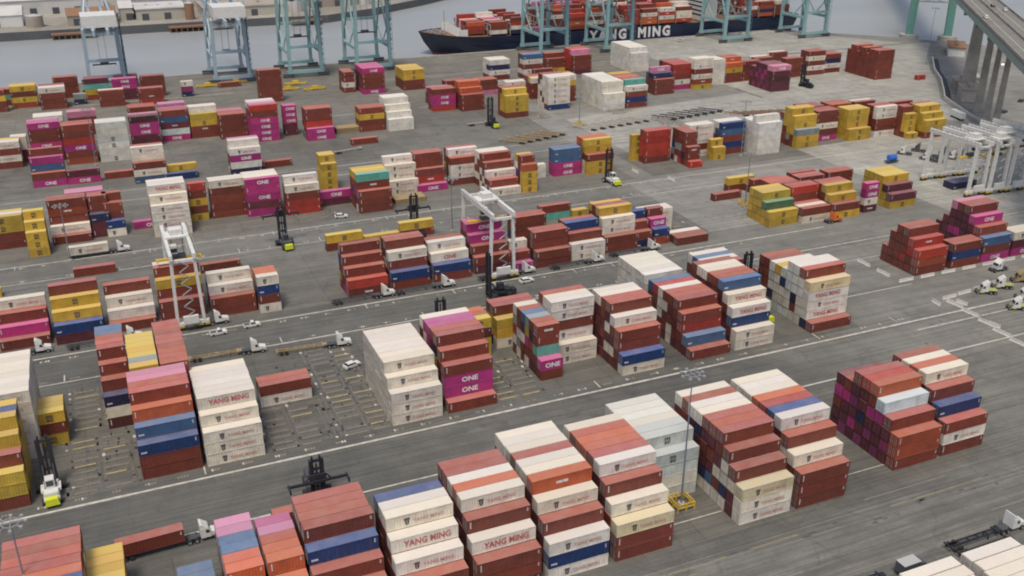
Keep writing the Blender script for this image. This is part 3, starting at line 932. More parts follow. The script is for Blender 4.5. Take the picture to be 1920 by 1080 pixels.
(52, 470, 40, 'RRR/RRP/RRR', '', ()),
(-52, 545, 40, 'RRYR/RRYR', '', ()),
(-18, 566, 40, 'RRRR/RRRR', '', ()),
(12, 572, 40, 'RRR/RRR', '', ()),
(190, 488, 40, 'PRR/RRR/RRR', '', ()),
(203, 478, 40, 'RRW/RRW', '', ()),
(214, 470, 40, 'RRRW/RRRY/RRRR/RRRR', '', ()),
(224, 487, 40, 'RRR/RRRR/RRR', '', ()),
(357, 470, 40, 'RRRR/RRRR/RRRW', '', ()),
(372, 462, 40, 'RRRR/RRRR', '', ()),
(313, 353, 40, 'RRRRO/RRRRR/RRRRR', '', ()),
(298, 354, 40, 'RRRRR/RRRRR/RRRRR', '', ()),
(327, 353, 40, 'RRRRR/RRRRW/RRRR', '', ()),
(343, 346, 40, 'RRRRR/RRRR/RRR', '', ()),
(327, 372, 40, 'RR', '', ()),
(346, 366, 40, 'rR/RR', '', ()),
(270, 353, 40, 'VVVV/VVVV', '', ()),
(303.8, 268, 40, 'N/N', '', ()),
(103, 419.5, 40, 'R', '', ()),
]

def place_container(L, x, y, z, c, label, group, door, rz=0.0, r=None):
    r = r or rng
    body, roof, dm = CM[L]
    o = link('shipping_container', body, None, (x, y, z))
    o.rotation_euler = (0, 0, rz)
    col = rgb(c, r)
    o.color = col
    tag(o, label, 'shipping container', group)
    t = link('roof', roof, o)
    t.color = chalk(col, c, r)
    if door:
        for k in (0, 1):
            d = link('door', dm, o)
            d.color = tuple(v*.92 for v in col[:3])+(1,)
            if k:
                d.location = (0, CW/2-.16, 0)
    k = kind_of(c, L, r)
    if k:
        link('lettering', let_mesh(k, L), o)
    return o

for (X, Y, L, rows, phrase, chosen) in BLOCKS:
    R = [[c if c != '?' else random.Random(hash((round(X*10), round(Y*10), ri, ti, 77))).choice('RRRRmmRUWWGNMYBRr') for ti, c in enumerate(s)] for ri, s in enumerate(rows.split('/'))]
    pick = {(k//100, k % 100//10): bool(k % 10) for k in chosen}
    for ri, s in enumerate(R):
        for ti, c in enumerate(s):
            r = random.Random(hash((round(X*10), round(Y*10), ri, ti)))
            x = X + r.uniform(-.06, .06)
            y = Y + ri*PITCHY + r.uniform(-.03, .03)
            z = ti*TIER
            if (ri, ti) in pick:
                same = [k for k in pick if R[k[0]][k[1]] == c]
                nm = NAMES[c]
                if len(same) == 1: lab = f'{nm} container, {phrase}' if 'box' in phrase.split(' of ')[0].split(' behind')[0] and 'stack' not in phrase else f'{nm} container in {phrase}'
                elif len({k[1] for k in same}) == len(same): lab = f'{nm} container, {ORD[ti]} tier, {phrase}'
                elif len({k[0] for k in same}) == len(same): lab = f'{nm} container, {ROWN[ri]} row, {phrase}'
                else: lab = f'{nm} container, {ORD[ti]} tier of {ROWN[ri]} row, {phrase}'
                place_container(L, x, y, z, c, lab, 'containers stacked in the yard', pick[ri, ti], 0.0, r)
            else:
                mass_box(x, y, z, LEN[L], rgb(c, r), k=c)
                exposed = ri == 0 or len(R[ri-1]) <= ti
                if exposed:
                    k = kind_of(c, L, r)
                    if k:
                        mass_letters(x, y, z, k, LEN[L])

# ------------------------------------------------------------------ container ship alongside the quay
def build_ship():
    WL = -4.0
    root = thing('container_ship', 'dark navy container ship moored along the quay under the cranes', 'ship', (0, 0, 0))
    ya, yb = 607.5, 650.0
    yc = (ya+yb)/2
    secs = []                                            # x, half beam at deck, half beam at water, deck z
    for x, hd, hw, zd in ((204, 0.6, 0.1, 11.6), (208, 5.5, 0.2, 11.2), (214, 11.5, 1.2, 10.6), (222, 17.0, 5.5, 10.0), (234, 20.3, 12.0, 9.2), (250, 21.25, 17.5, 8.8), (270, 21.25, 20.6, 8.5),
                           (300, 21.25, 21.25, 8.5), (462, 21.25, 21.25, 8.5), (484, 21.0, 18.0, 8.8), (497, 20.0, 12.0, 9.0)):
        shift = 8.0*max(0, min(1, (x-203)/45.0))         # the stem rakes aft towards the water
        secs.append((x, hd, hw, zd, 10*max(0, 1-(x-203)/30.0)))
    hull, boot = MB(), MB()
    ring, rb = [], []
    for x, hd, hw, zd, rake in secs:
        zm = WL+1.6
        hm = hw+(hd-hw)*.18
        ring.append([(x, yc-hd, zd), (x+rake*.35, yc-(hm+(hd-hm)*.5), (zd+zm)/2), (x+rake*.9, yc-hm, zm), (x+rake*.9, yc+hm, zm), (x+rake*.35, yc+(hm+(hd-hm)*.5), (zd+zm)/2), (x, yc+hd, zd)])
        rb.append([(x+rake*.9, yc-hm, zm), (x+rake, yc-hw, WL-.6), (x+rake, yc+hw, WL-.6), (x+rake*.9, yc+hm, zm)])
    for mb, rr in ((hull, ring), (boot, rb)):
        n = len(rr[0])
        vs = [p for s in rr for p in s]
        fs = []
        for i in range(len(rr)-1):
            for j in range(n-1):
                fs.append((i*n+j, (i+1)*n+j, (i+1)*n+j+1, i*n+j+1))
        fs.append(tuple(range(n)))
        fs.append(tuple(range((len(rr)-1)*n, len(rr)*n))[::-1])
        mb.add(vs, fs)
    hull.build('hull', ['hull_navy'], root)
    boot.build('boot_topping', ['hull_red'], root)
    dk = MB()
    n = len(secs)
    vs = [(s[0], yc-s[1]*.97, s[3]-.7) for s in secs] + [(s[0], yc+s[1]*.97, s[3]-.7) for s in secs]
    dk.add(vs, [(i, i+1, n+i+1, n+i) for i in range(n-1)])
    dk.build('deck', ['brown_steel'], root)
    bw = MB()
    bw.add([(226, yc-17.5, 9.0), (226, yc+17.5, 9.0), (227.2, yc+17.5, 14.5), (227.2, yc-17.5, 14.5)], [(0, 1, 2, 3)])
    bw.box(226.6, yc-17.8, 8.8, 232, yc-17.2, 13.5); bw.box(226.6, yc+17.2, 8.8, 232, yc+17.8, 13.5)
    bw.build('breakwater', ['white_paint'], root)
    fo = MB()
    for (x, y) in ((212, -3), (212, 3), (217, -7), (217, 7), (220, 0)):
        fo.cyl((x, yc+y, 9.8), (x, yc+y, 11.6), .8, 0, 10)
        fo.box(x+1, yc+y-1, 9.8, x+2.6, yc+y+1, 11.0)
    fo.build('winch', ['grey_steel'], root)
    fm = MB(); fm.cyl((222, yc, 10), (222, yc, 24), .35, 0, 8); fm.beam((222, yc-2, 20), (222, yc+2, 20), .25, .25)
    fm.build('foremast', ['cream_paint'], root)
    t = text_mesh('t', 'YANG  MING', 9.4, 64.5, 0.42, spacing=1.3)
    lb = MB()
    lb.add([(319.5+v[0], ya-.06, .6+v[1]) for v in t[0]], t[1])
    lb.build('lettering', ['white_lettering'], root)
    hs = MB()
    hs.box(412, yc-19, 8.5, 424, yc+19, 36)
    hs.box(414, yc-21.5, 36, 422, yc+21.5, 39)
    hs.build('superstructure', ['white_paint'], root)
    wd = MB()
    for z in range(12, 38, 3):
        wd.box(411.9, yc-17, z, 412.0, yc+17, z+1.0)
    wd.build('window', ['glass'], root)
    fn = MB(); fn.box(426, yc-5, 9, 434, yc+5, 40); fn.build('funnel', ['hull_navy'], root)
    lash = MB()
    x = 248.0
    while x < 484:
        if not (404 < x < 436):
            for y in range(-20, 21, 5):
                lash.beam((x-1.0, yc+y, 8.5), (x-1.0, yc+y, 16), .35, .35)
            lash.beam((x-1.0, yc-20, 16), (x-1.0, yc+20, 16), .4, .5)
            lash.beam((x-1.0, yc-20, 12), (x-1.0, yc+20, 12), .4, .3)
        x += 14.2
    lash.build('lashing_bridge', ['cream_paint'], root)
    # deck cargo joins the mass of far containers
    r = random.Random(5)
    x = 233.5
    bay = 0
    while x < 482:
        if not (400 < x < 436):
            empty = bay in (3, 7)
            for j in range(16):
                y = yc-20.2+j*2.53
                if abs(y+1.2-yc) > 20.8 - max(0, (262-x)*.28): continue
                if x < 285: n = r.choice((2, 3, 3, 4)) if bay < 3 else r.choice((3, 3, 4))
                else: n = r.choice((4, 5, 5, 6))
                if empty: n = r.choice((0, 0, 1))
                if j < 2 and not empty and x > 285: n = max(n-1, 3)
                for k in range(n):
                    c = r.choice('RRRRmrUOWWWRPNMRr')
                    mass_box(x, y, 9.4+k*2.62, 12.19, rgb(c, r), h=2.58, k=c)
                    if j == 0 and c in 'WMOr' and r.random() < .6:
                        mass_letters(x, y, 9.4+k*2.62, {'W': 'ym', 'M': 'one'}.get(c, 'word'), 12.19)
        x += 14.2
        bay += 1
build_ship()

me = bpy.data.meshes.new('container_stacks')
me.from_pydata(mass['v'], [], mass['f'])
me.materials.append(PAINT_A); me.materials.append(ROOF_A)
me.polygons.foreach_set('material_index', mass['m'])
ca = me.color_attributes.new('paint', 'FLOAT_COLOR', 'CORNER')
flat = []
for p, c in zip(me.polygons, mass['c']):
    flat += list(c)*p.loop_total
ca.data.foreach_set('color', flat)
me.update()
o = link('container_stacks', me)
o['kind'] = 'stuff'
o['label'] = 'smaller and farther shipping containers of every colour stacked across the yard and ship'

# ------------------------------------------------------------------ container handlers (tall mast, yellow tail), facing +Y
def make_handler(name, label, lift, loc, rz, body='white_paint', tail='hi_vis_yellow', spread=True, mast_h=13.0):
    t = thing(name, label, 'container handler', loc, rz, 'container handlers working the yard')
    b = MB()
    b.box(-1.5, -3.6, .9, 1.5, 3.2, 1.7); b.box(-1.35, -3.2, 1.7, 1.35, -1.2, 2.7); b.box(-1.9, .9, 1.2, 1.9, 1.9, 2.0)
    b.box(-1.9, -1.2, 1.7, -1.2, 1.2, 2.3); b.box(1.2, -1.2, 1.7, 1.9, 1.2, 2.3)
    b.build('chassis', [body], t)
    c = MB(); c.prism([(-1.35, 0), (1.35, 0), (1.15, 1.5), (-1.15, 1.5)], -4.9, -3.6)
    o = c.build('counterweight', [tail], t); o.location = (0, 0, .75)
    cb = MB(); cb.box(-.85, -1.1, 2.7, .85, .9, 2.95); cb.box(-.85, -1.1, 4.3, .85, .9, 4.5)
    for x in (-.85, .72):
        for y in (-1.1, .77):
            cb.box(x, y, 2.95, x+.13, y+.13, 4.3)
    cab = cb.build('cab', [body], t)
    MB().box(-.78, -1.04, 2.96, .78, .84, 4.29).build('window', ['glass'], cab)
    for x, y, r_, w in ((-1.75, 2.3, .95, .75), (1.75, 2.3, .95, .75), (-2.55, 2.3, .95, .7), (2.55, 2.3, .95, .7), (-1.55, -2.8, .85, .7), (1.55, -2.8, .85, .7)):
        wh = MB(); wh.cyl((x-w/2, y, r_), (x+w/2, y, r_), r_, 0, 16)
        wo = wh.build('wheel', ['rubber'], t)
        rm = MB(); rm.cyl((x-w/2-.02, y, r_), (x+w/2+.02, y, r_), r_*.45, 0, 12); rm.build('rim', [body], wo)
    m = MB()
    for x in (-1.15, 1.15):
        m.box(x-.32, 3.2, .7, x+.32, 4.0, mast_h); m.box(x-.18+(.35 if x < 0 else -.35), 3.35, 1.2, x+.18+(.35 if x < 0 else -.35), 3.85, mast_h+.8)
    for z in (1.4, 4.2, 7.0, mast_h-.6):
        m.box(-1.1, 3.3, z, 1.1, 3.75, z+.5)
    m.cyl((0, 3.55, 1.2), (0, 3.55, mast_h-1), .18, 0, 8)
    m.beam((-1.0, .9, 2.2), (-1.0, 3.3, 5.6), .25, .25); m.beam((1.0, .9, 2.2), (1.0, 3.3, 5.6), .25, .25)
    m.build('mast', ['black_steel'], t)
    if spread:
        s = MB()
        s.box(-1.7, 4.0, lift-.3, 1.7, 4.5, lift+1.7)
        s.box(-6.0, 4.3, lift, 6.0, 4.85, lift+.5)
        for x in (-6.1, 5.75):
            s.box(x, 3.7, lift-.15, x+.35, 6.1, lift+.35); s.box(x, 3.7, lift-.55, x+.35, 3.95, lift); s.box(x, 5.9, lift-.55, x+.35, 6.1, lift)
        s.beam((-2.6, 4.5, lift+.5), (-1.5, 4.3, lift+1.7), .25, .25); s.beam((2.6, 4.5, lift+.5), (1.5, 4.3, lift+1.7), .25, .25)
        s.build('spreader', ['black_steel' if body != 'grey_steel' else 'dark_grey_steel'], t)
    return t
make_handler('container_handler', 'white container handler with yellow tail parked beside the yellow stack', 6.5, (-20.4, 189.6, 0), 0.03, mast_h=11.5, spread=False)
make_handler('container_handler', 'grey container handler with wide spreader behind the big brown stack', 4.6, (29.6, 171.0, 0), pi, body='dark_grey_steel', tail='dark_grey_steel', mast_h=9.5)
make_handler('container_handler', 'black container handler with raised wide arms standing alone in the lane', 9.6, (51.5, 309.0, 0), 0.05, body='dark_grey_steel')
make_handler('container_handler', 'black container handler with empty mast in front of yellow boxes', 7.5, (95.6, 303.0, 0), 0.0, body='black_steel', tail='black_steel')
make_handler('container_handler', 'black container handler with purple-grey arms behind the magenta roofed stack', 7.0, (75.6, 226.0, 0), pi, body='dark_grey_steel', tail='dark_grey_steel')
make_handler('container_handler', 'white container handler with yellow tail beside the yellow stack corner', 9.5, (184.8, 327.0, 0), 0.0, spread=False)
make_handler('container_handler', 'black container handler in front of the far yellow block', 5.0, (174.0, 426.0, 0), 0.0, body='black_steel', spread=False)
make_handler('container_handler', 'container handler with bright yellow tail squeezed between white stacks', 6.0, (164.3, 202.5, 0), 0.0, body='dark_grey_steel', spread=False)
make_handler('container_handler', 'black slim mast handler in front of the slim gantry crane', 6.0, (101.8, 244.5, 0), pi/2, body='black_steel', tail='black_steel', spread=False, mast_h=14)
make_handler('container_handler', 'dark handler with navy mast between the striped roofs', 6.0, (168.6, 219.5, 0), pi, body='black_steel', tail='black_steel', spread=False, mast_h=14)
make_handler('container_handler', 'dark handler beside the banded far stacks', 6.0, (369.0, 438.5, 0), 0, body='black_steel', tail='black_steel', spread=False, mast_h=12)

# ------------------------------------------------------------------ yard gantry cranes (rubber tyred)
def make_rtg(label, x0, x1, y0, y1, h, troll, leg=.9):
    t = thing('gantry_crane', label, 'gantry crane', ((x0+x1)/2, (y0+y1)/2, 0), 0, 'white rubber tyred gantry cranes')
    cx, cy = (x0+x1)/2, (y0+y1)/2
    a, b_ = (x1-x0)/2, (y1-y0)/2
    for sx in (-1, 1):
        for sy in (-1, 1):
            l = MB()
            l.beam((sx*(a-.1), sy*b_, 2.3), (sx*(a-.6), sy*b_, h), leg, leg*.9)
            l.build('leg', ['white_paint'], t)
    for sy in (-1, 1):
        s = MB()
        s.box(-a-1.2, sy*b_-.6, 1.5, a+1.2, sy*b_+.6, 2.4)
        sb = s.build('sill_beam', ['white_paint'], t)
        for x in (-a-.7, -a+1.1, a-1.1, a+.7):
            w = MB(); w.cyl((x, sy*b_-.4, .8), (x, sy*b_+.4, .8), .8, 0, 14)
            wo = w.build('wheel', ['rubber'], t)
            k = MB(); k.prism([(x-.75, 1.0), (x+.75, 1.0), (x+.35, 1.6), (x-.35, 1.6)], sy*b_-.62, sy*b_+.62); k.build('fork', ['yellow_paint'], wo)
        e = MB(); e.box(-a*.55, sy*b_-1.7, 2.4, a*.55, sy*b_-.7, 4.6) if sy < 0 else e.box(-a*.4, sy*b_+.7, 2.4, a*.4, sy*b_+1.6, 4.0)
        e.build('power_box', ['white_paint'], t)
        u = MB(); u.box(-a+.6, sy*b_-.4, h-1.0, a-.6, sy*b_+.4, h-.2); u.build('cross_beam', ['white_paint'], t)
    for sx in (-1, 1):
        g = MB(); g.box(sx*(a-.6)-.45, -b_-1.2, h, sx*(a-.6)+.45, b_+1.2, h+1.5)
        gb = g.build('girder', ['white_paint'], t)
        r = MB()
        for k in range(14):
            y = -b_-1+(2*b_+2)*k/13
            r.beam((sx*(a+.3), y, h+1.2), (sx*(a+.3), y, h+2.4), .08, .08)
        r.beam((sx*(a+.3), -b_-1, h+2.4), (sx*(a+.3), b_+1, h+2.4), .1, .1)
        r.build('railing', ['grey_steel'], gb)
    tr = MB(); y = troll*b_
    tr.box(-a+.4, y-2.6, h+1.5, a-.4, y+2.6, h+2.0); tr.box(-1.7, y-1.6, h+2.0, 1.7, y+1.4, h+3.7)
    tr.cyl((-1.9, y+2, h+2.6), (1.9, y+2, h+2.6), .55, 0, 12)
    tro = tr.build('trolley', ['white_paint'], t)
    cb = MB(); cb.box(-a+1.2, y-3.6, h-2.6, -a+3.2, y-1.6, h-.2); c = cb.build('cab', ['white_paint'], t)
    MB().box(-a+1.15, y-3.66, h-2.2, -a+3.25, y-1.9, h-1.0).build('window', ['glass'], c)
    sp = MB()
    for sx in (-1.5, 1.5):
        for sy in (-.8, .8):
            sp.cyl((sx, y+sy, h-4.2), (sx, y+sy, h+1.6), .05, 0, 5)
    sp.box(-1.9, y-1.1, h-5.0, 1.9, y+1.1, h-4.2)
    sp.build('hoist_ropes', ['dark_grey_steel'], tro)
    st = MB(); st.box(-6.0, y-.5, h-5.6, 6.0, y+.5, h-5.0)
    for x in (-6.1, 5.8):
        st.box(x, y-1.2, h-5.7, x+.3, y+1.2, h-5.2)
    st.build('spreader', ['yellow_paint'], t)
    sw = MB()
    for k in range(11):
        z = 2.4+k*(h-2.6)/11
        dx = (1.6 if k % 2 else -1.6)
        sw.beam((-dx*.8, b_*-1-.9, z), (dx*.8, b_*-1-.9, z+(h-2.6)/11), .5, .12)
    sw.build('stairs', ['grey_steel'], t)
    return t
make_rtg('white gantry crane over a stack beside the tall white tower', 11.6, 18.8, 257.6, 281.0, 21.0, .25)
make_rtg('slim white gantry crane standing over the magenta lettered stack', 103.4, 111.4, 256.0, 280.0, 20.5, .1)
make_rtg('white gantry crane over bare ground beside the yellow far stacks', 302.3, 310.0, 259.5, 282.0, 19.8, -.55, 1.1)
make_rtg('white gantry crane with dense stairs behind the maroon stack', 311.8, 319.4, 258.5, 281.5, 19.8, -.75, 1.1)
make_rtg('white gantry crane third in the tight row beside the perimeter wall', 321.2, 328.8, 258.0, 281.0, 19.8, -.2, 1.1)
make_rtg('white gantry crane cut by the picture edge above the barriers', 331.0, 339.0, 261.0, 284.0, 19.8, -.5, 1.1)

# ------------------------------------------------------------------ ship to shore cranes on the quay
def make_sts(label, x0, x1, col, sp_h, boom_up=False, y_land=571.0, y_sea=599.5, H=45.0):
    a = (x1-x0)/2
    cx = (x0+x1)/2
    t = thing('quay_crane', label, 'quay crane', (cx, y_sea, 0), 0, 'ship to shore cranes on the quay')
    G = y_land-y_sea
    for sx in (-1, 1):
        for y in (0, G):
            l = MB(); l.beam((sx*a, y, 3.6), (sx*(a-.8), y, H), 1.9, 1.8)
            l.build('leg', [col], t)
        s = MB(); s.beam((sx*a, G, 14), (sx*a, 0, 14), 1.2, 1.7)
        s.build('portal_beam', [col], t)
        br = MB(); br.beam((sx*a, G, 15), (sx*(a-.6), G*.5, H-1), .8, .8); br.beam((sx*a, 0, 15), (sx*(a-.6), G*.5, H-1), .8, .8)
        br.beam((sx*a, G*.5, 14.5), (sx*(a-.3), G*1.0, 28), .5, .5); br.beam((sx*a, G*.5, 14.5), (sx*(a-.3), 0, 28), .5, .5)
        br.build('brace', [col], t)
    for y in (0, G):
        s = MB(); s.box(-a-1.5, y-.9, 2.4, a+1.5, y+.9, 4.2)
        sb = s.build('sill_beam', [col], t)
        for x in (-a-1, a+1):
            bo = MB()
            bo.box(x-3.2, y-.6, 1.1, x+3.2, y+.6, 2.4)
            for k in range(8):
                xx = x-2.9+k*.83
                bo.cyl((xx, y-.35, .45), (xx, y+.35, .45), .42, 0, 10)
            bo.build('bogie', ['dark_grey_steel'], sb)
        u = MB(); u.box(-a, y-.8, 16.6, a, y+.8, 18.2) if y != 0 else u.box(-a, y-.7, 26, a, y+.7, 27.4)
        u.box(-a+.8, y-.8, H-1.6, a-.8, y+.8, H)
        u.build('cross_beam', [col], t)
    for sx in (-1, 1):
        g = MB(); g.box(sx*3.4-.7, G-22, H, sx*3.4+.7, 3, H+3.0)
        if boom_up: g.beam((sx*3.4, 3, H+1.5), (sx*3.4, 14, H+58), 1.3, 2.6)
        else: g.box(sx*3.4-.6, 3.05, H+.2, sx*3.4+.6, 56, H+2.8)
        g.build('girder', [col], t)
    ap = MB()
    for sx in (-1, 1):
        ap.beam((sx*(a-.8), 0, H), (sx*2.2, -4, H+26), 1.1, 1.1); ap.beam((sx*(a-.8), G, H), (sx*2.2, -4, H+26), .9, .9)
        ap.beam((sx*2.2, -4, H+26), (sx*3.4, 36, H+3) if not boom_up else (sx*3.4, 9, H+40), .3, .3)
    ap.beam((-2.2, -4, H+26), (2.2, -4, H+26), 1, 1)
    ap.build('apex_frame', [col], t)
    mh = MB(); mh.box(-8.5, G-14, H+3.1, 8.5, G+3, H+9.0)
    m = mh.build('machinery_house', ['white_paint'], t)
    rl = MB()
    for k in range(12):
        rl.beam((-7.4, G-18+k*1.8, H+3), (-7.4, G-18+k*1.8, H+4.3), .1, .1)
    rl.beam((-7.4, G-18, H+4.3), (-7.4, G+2, H+4.3), .12, .12)
    rl.build('railing', [col], m)
    ty = -12.0
    tr = MB(); tr.box(-4, ty-4, H-.9, 4, ty+4, H-.05); tr.box(-3.0, ty-3, H-2.0, 3.0, ty-1.2, H-.9)
    tro = tr.build('trolley', ['dark_grey_steel'], t)
    cb = MB(); cb.box(-4.2, ty-5.6, H-3.8, -1.6, ty-3.2, H-1.0); c = cb.build('cab', ['white_paint'], t)
    MB().box(-4.25, ty-5.65, H-3.6, -1.55, ty-3.9, H-1.9).build('window', ['glass'], c)
    sp = MB(); sp.box(-6.1, ty-.8, sp_h, 6.1, ty+.8, sp_h+.6); sp.box(-2.2, ty-1.3, sp_h+.6, 2.2, ty+1.3, sp_h+1.7)
    for x in (-6.1, 5.7): sp.box(x, ty-1.25, sp_h-.3, x+.4, ty+1.25, sp_h+.5)
    spo = sp.build('spreader', ['dark_grey_steel'], t)
    ro = MB()
    for x in (-1.8, 1.8):
        for y in (-1, 1): ro.cyl((x, ty+y, sp_h+1.5), (x, ty+y, H-.9), .06, 0, 5)
    ro.build('ropes', ['dark_grey_steel'], spo)
    st = MB()
    for k in range(14):
        z = 3.8+k*2.9
        y = G+1.2
        st.beam((a+1.0, y-(1.6 if k % 2 else -1.6), z), (a+1.0, y+(1.6 if k % 2 else -1.6), z+2.9), .8, .18)
        st.box(a+.5, y-2.6, z-.1, a+1.7, y+2.6, z+.05)
    for y in (G-1.5, G+3.8):
        st.beam((a+1.7, y, 3.5), (a+1.3, y, H), .14, .14)
    st.build('stair_tower', ['crane_dark'], t)
    return t
make_sts('pale blue quay crane at the open water end of the row', 0.0, 18.0, 'crane_blue', 12.0, H=33.5)
make_sts('pale blue quay crane with white house beside the open water', 65.5, 84.0, 'crane_blue', 14.0, H=34.5)
make_sts('green quay crane over yellow spreader frames', 107.0, 125.5, 'crane_green', 20.0)
make_sts('green quay crane with hanging spreader beside the ship bow', 146.5, 167.0, 'crane_green', 20.0)
make_sts('green quay crane over the fore deck of the ship', 266.0, 284.5, 'crane_green', 26.0, True)
make_sts('green quay crane over the first letters of the hull', 313.0, 332.0, 'crane_green', 26.0, True)
make_sts('green quay crane behind the last hull letter', 405.0, 424.0, 'crane_green', 26.0, True)
make_sts('green quay crane at the stern near the bridge', 472.0-4, 487.0, 'crane_green', 26.0, True, 566.0, 592.0)

# ------------------------------------------------------------------ trucks
def make_tractor(name, label, loc, rz, cabc='white_paint', hood=True, group='road tractors in the yard'):
    t = thing(name, label, 'truck tractor', loc, rz, group)
    f = MB(); f.box(-3.6, -.45, .75, 2.6, .45, 1.05); f.box(-3.2, -.9, 1.05, -1.6, .9, 1.2); f.build('frame', ['dark_grey_steel'], t)
    c = MB()
    c.prism([(-.9, .9), (1.1, .9), (1.1, 1.9), (.75, 2.75), (.5, 3.05), (-.9, 3.1)], -1.2, 1.2)
    cab = c.build('cab', [cabc], t)
    w = MB(); w.add([(1.115, -1.05, 1.95), (1.115, 1.05, 1.95), (.79, 1.0, 2.7), (.79, -1.0, 2.7)], [(0, 1, 2, 3)])
    for y in (-1.21, 1.21):
        w.add([(.1, y, 1.9), (.95, y, 1.9), (.65, y, 2.65), (.1, y, 2.65)], [(0, 1, 2, 3)])
    w.build('window', ['glass'], cab)
    fa = MB(); fa.prism([(-.9, 3.1), (.45, 3.05), (-.5, 3.85), (-.9, 3.95)], -1.15, 1.15); fa.build('roof_fairing', [cabc], t)
    if hood:
        h = MB(); h.prism([(1.1, .8), (2.75, .8), (2.8, 1.55), (1.1, 1.9)], -.95, .95); h.build('hood', [cabc], t)
        b = MB(); b.box(2.75, -1.2, .45, 3.0, 1.2, .85); b.build('bumper', ['grey_steel'], t)
    for x, y in ((1.9, -1.0), (1.9, 1.0), (-1.7, -.95), (-1.7, .95), (-3.0, -.95), (-3.0, .95)):
        wh = MB(); wh.cyl((x, y-.25, .52), (x, y+.25, .52), .52, 0, 14); wo = wh.build('wheel', ['rubber'], t)
        rm = MB(); rm.cyl((x, y-.27, .52), (x, y+.27, .52), .26, 0, 10); rm.build('rim', ['grey_steel'], wo)
    return t
def make_chassis(name, label, loc, rz, col='dark_grey_steel', group='container chassis', L=12.4):
    t = thing(name, label, 'container chassis', loc, rz, group)
    f = MB()
    for y in (-.5, .5): f.box(0, y-.1, 1.0, L, y+.1, 1.3)
    for x in (.1, 2.6, 5.0, 7.4, 9.8, L-.35): f.box(x, -1.15 if x in (.1, L-.35) else -.5, 1.02, x+.25, 1.15 if x in (.1, L-.35) else .5, 1.26)
    f.box(L-.2, -.55, 1.0, L+.9, .55, 1.25)
    f.build('frame', [col], t)
    for x in (1.3, 2.6):
        for y in (-.9, .9):
            w = MB(); w.cyl((x, y-.3, .5), (x, y+.3, .5), .5, 0, 12); w.build('wheel', ['rubber'], t)
    lg = MB()
    for y in (-.6, .6): lg.box(L-2.6, y-.08, .1, L-2.4, y+.08, 1.0)
    lg.build('landing_leg', [col], t)
    return t

# loaded lorry in the near lane
make_chassis('chassis_trailer', 'chassis under the brown container behind the white hooded tractor', (-9.4, 162.9, 0), 0.04)
r_ = random.Random(3)
place_container(40, -9.3, 161.7, 1.32, 'R', 'brown container riding on a lorry with a white hooded cab', 'containers on lorries', False, 0.04, r_)
make_tractor('truck_tractor', 'white hooded tractor pulling the brown container beside the pink stack', (6.6, 163.5, 0), 0.04)
# empty trailers with timber coloured frames
make_chassis('chassis_trailer', 'empty tan chassis behind the all-white tower', (12.2, 238.2, 0), -.06, 'tan_boards')
make_tractor('truck_tractor', 'white and yellow tractor of the empty tan chassis behind the white tower', (28.8, 237.2, 0), -.06)
make_chassis('chassis_trailer', 'empty tan chassis behind the two-high brown pair', (33.6, 233.2, 0), -.06, 'tan_boards')
make_tractor('truck_tractor', 'white tractor turning beside the lane line with a tan chassis', (50.4, 232.0, 0), -.1)
for x, y, what in ((89.4, 257.6, 'in front of the cream lettered stack'), (116.2, 257.7, 'in front of the short magenta box'), (140.4, 257.2, 'in front of the two cream boxes'),
                   (162.6, 259.4, 'in front of the short blue stack'), (70.6, 258.0, 'at the corner of the red stepped stack'), (22.4, 258.6, 'at the foot of the gantry crane'),
                   (-23.2, 259.0, 'above the white roofed stack'), (-0.6, 257.4, 'above the yellow roofed short stack')):
    make_tractor('truck_tractor', f'white hooded tractor waiting {what}', (x, y, 0), 0.02)
    make_chassis('chassis_trailer', f'dark chassis behind the white tractor {what}', (x-16.2, y, 0), 0.02)
make_chassis('chassis_trailer', 'chassis with a cream lettered container by the far lane', (-15.4, 325.2, 0), .02)
place_container(40, -15.2, 324.0, 1.32, 'W', 'cream lettered container on a chassis in front of the brown stack', 'containers on lorries', False, .02, r_)
make_tractor('truck_tractor', 'white tractor of the cream container by the far lane', (.6, 325.6, 0), .02)
# lower corner: parked trailers, tractors
for x, y, w in ((118.4, 97.2, 'beside the grey box truck'), (132.9, 97.0, 'beside the row of chassis'), (118.6, 94.5, 'second row from the grey box truck'), (133.1, 94.3, 'second row from the dark chassis'), (118.2, 91.9, 'third row from the grey box truck'), (132.7, 91.7, 'third row from the dark chassis'), (133.0, 89.1, 'lowest row by the picture corner')):
    make_chassis('chassis_trailer', f'chassis under the cream container {w}', (x, y+1.2, 0), 0)
    place_container(40, x, y, 1.32, 'W', f'cream container parked on a chassis {w}', 'containers on lorries', True, 0, r_)
for x, y, w in ((135.4, 104.6, 'nearer the road'), (135.6, 101.6, 'nearer the cream containers')):
    make_chassis('chassis_trailer', f'dark empty chassis at the roadside {w}', (x, y, 0), 0, 'black_steel')
make_tractor('truck_tractor', 'white tractor with open windows on the road edge by dark chassis', (152.0, 104.8, 0), 0)
bt = thing('box_truck', 'small dark grey box truck with a pale roof by the cream containers', 'truck', (124.0, 102.6, 0), .02)
MB().box(-2.4, -1.1, .9, 1.6, 1.1, 3.0).build('cargo_box', ['dark_grey_steel'], bt)
MB().box(-2.42, -1.12, 3.0, 1.62, 1.12, 3.06).build('roof', ['grey_roof'], bt)
c = MB().prism([(1.65, .6), (3.5, .6), (3.5, 1.4), (2.9, 2.3), (1.65, 2.35)], -1.0, 1.0).build('cab', ['dark_grey_steel'], bt)
MB().add([(3.46, -.9, 1.5), (3.46, .9, 1.5), (2.96, .85, 2.25), (2.96, -.85, 2.25)], [(0, 1, 2, 3)]).build('window', ['glass'], c)
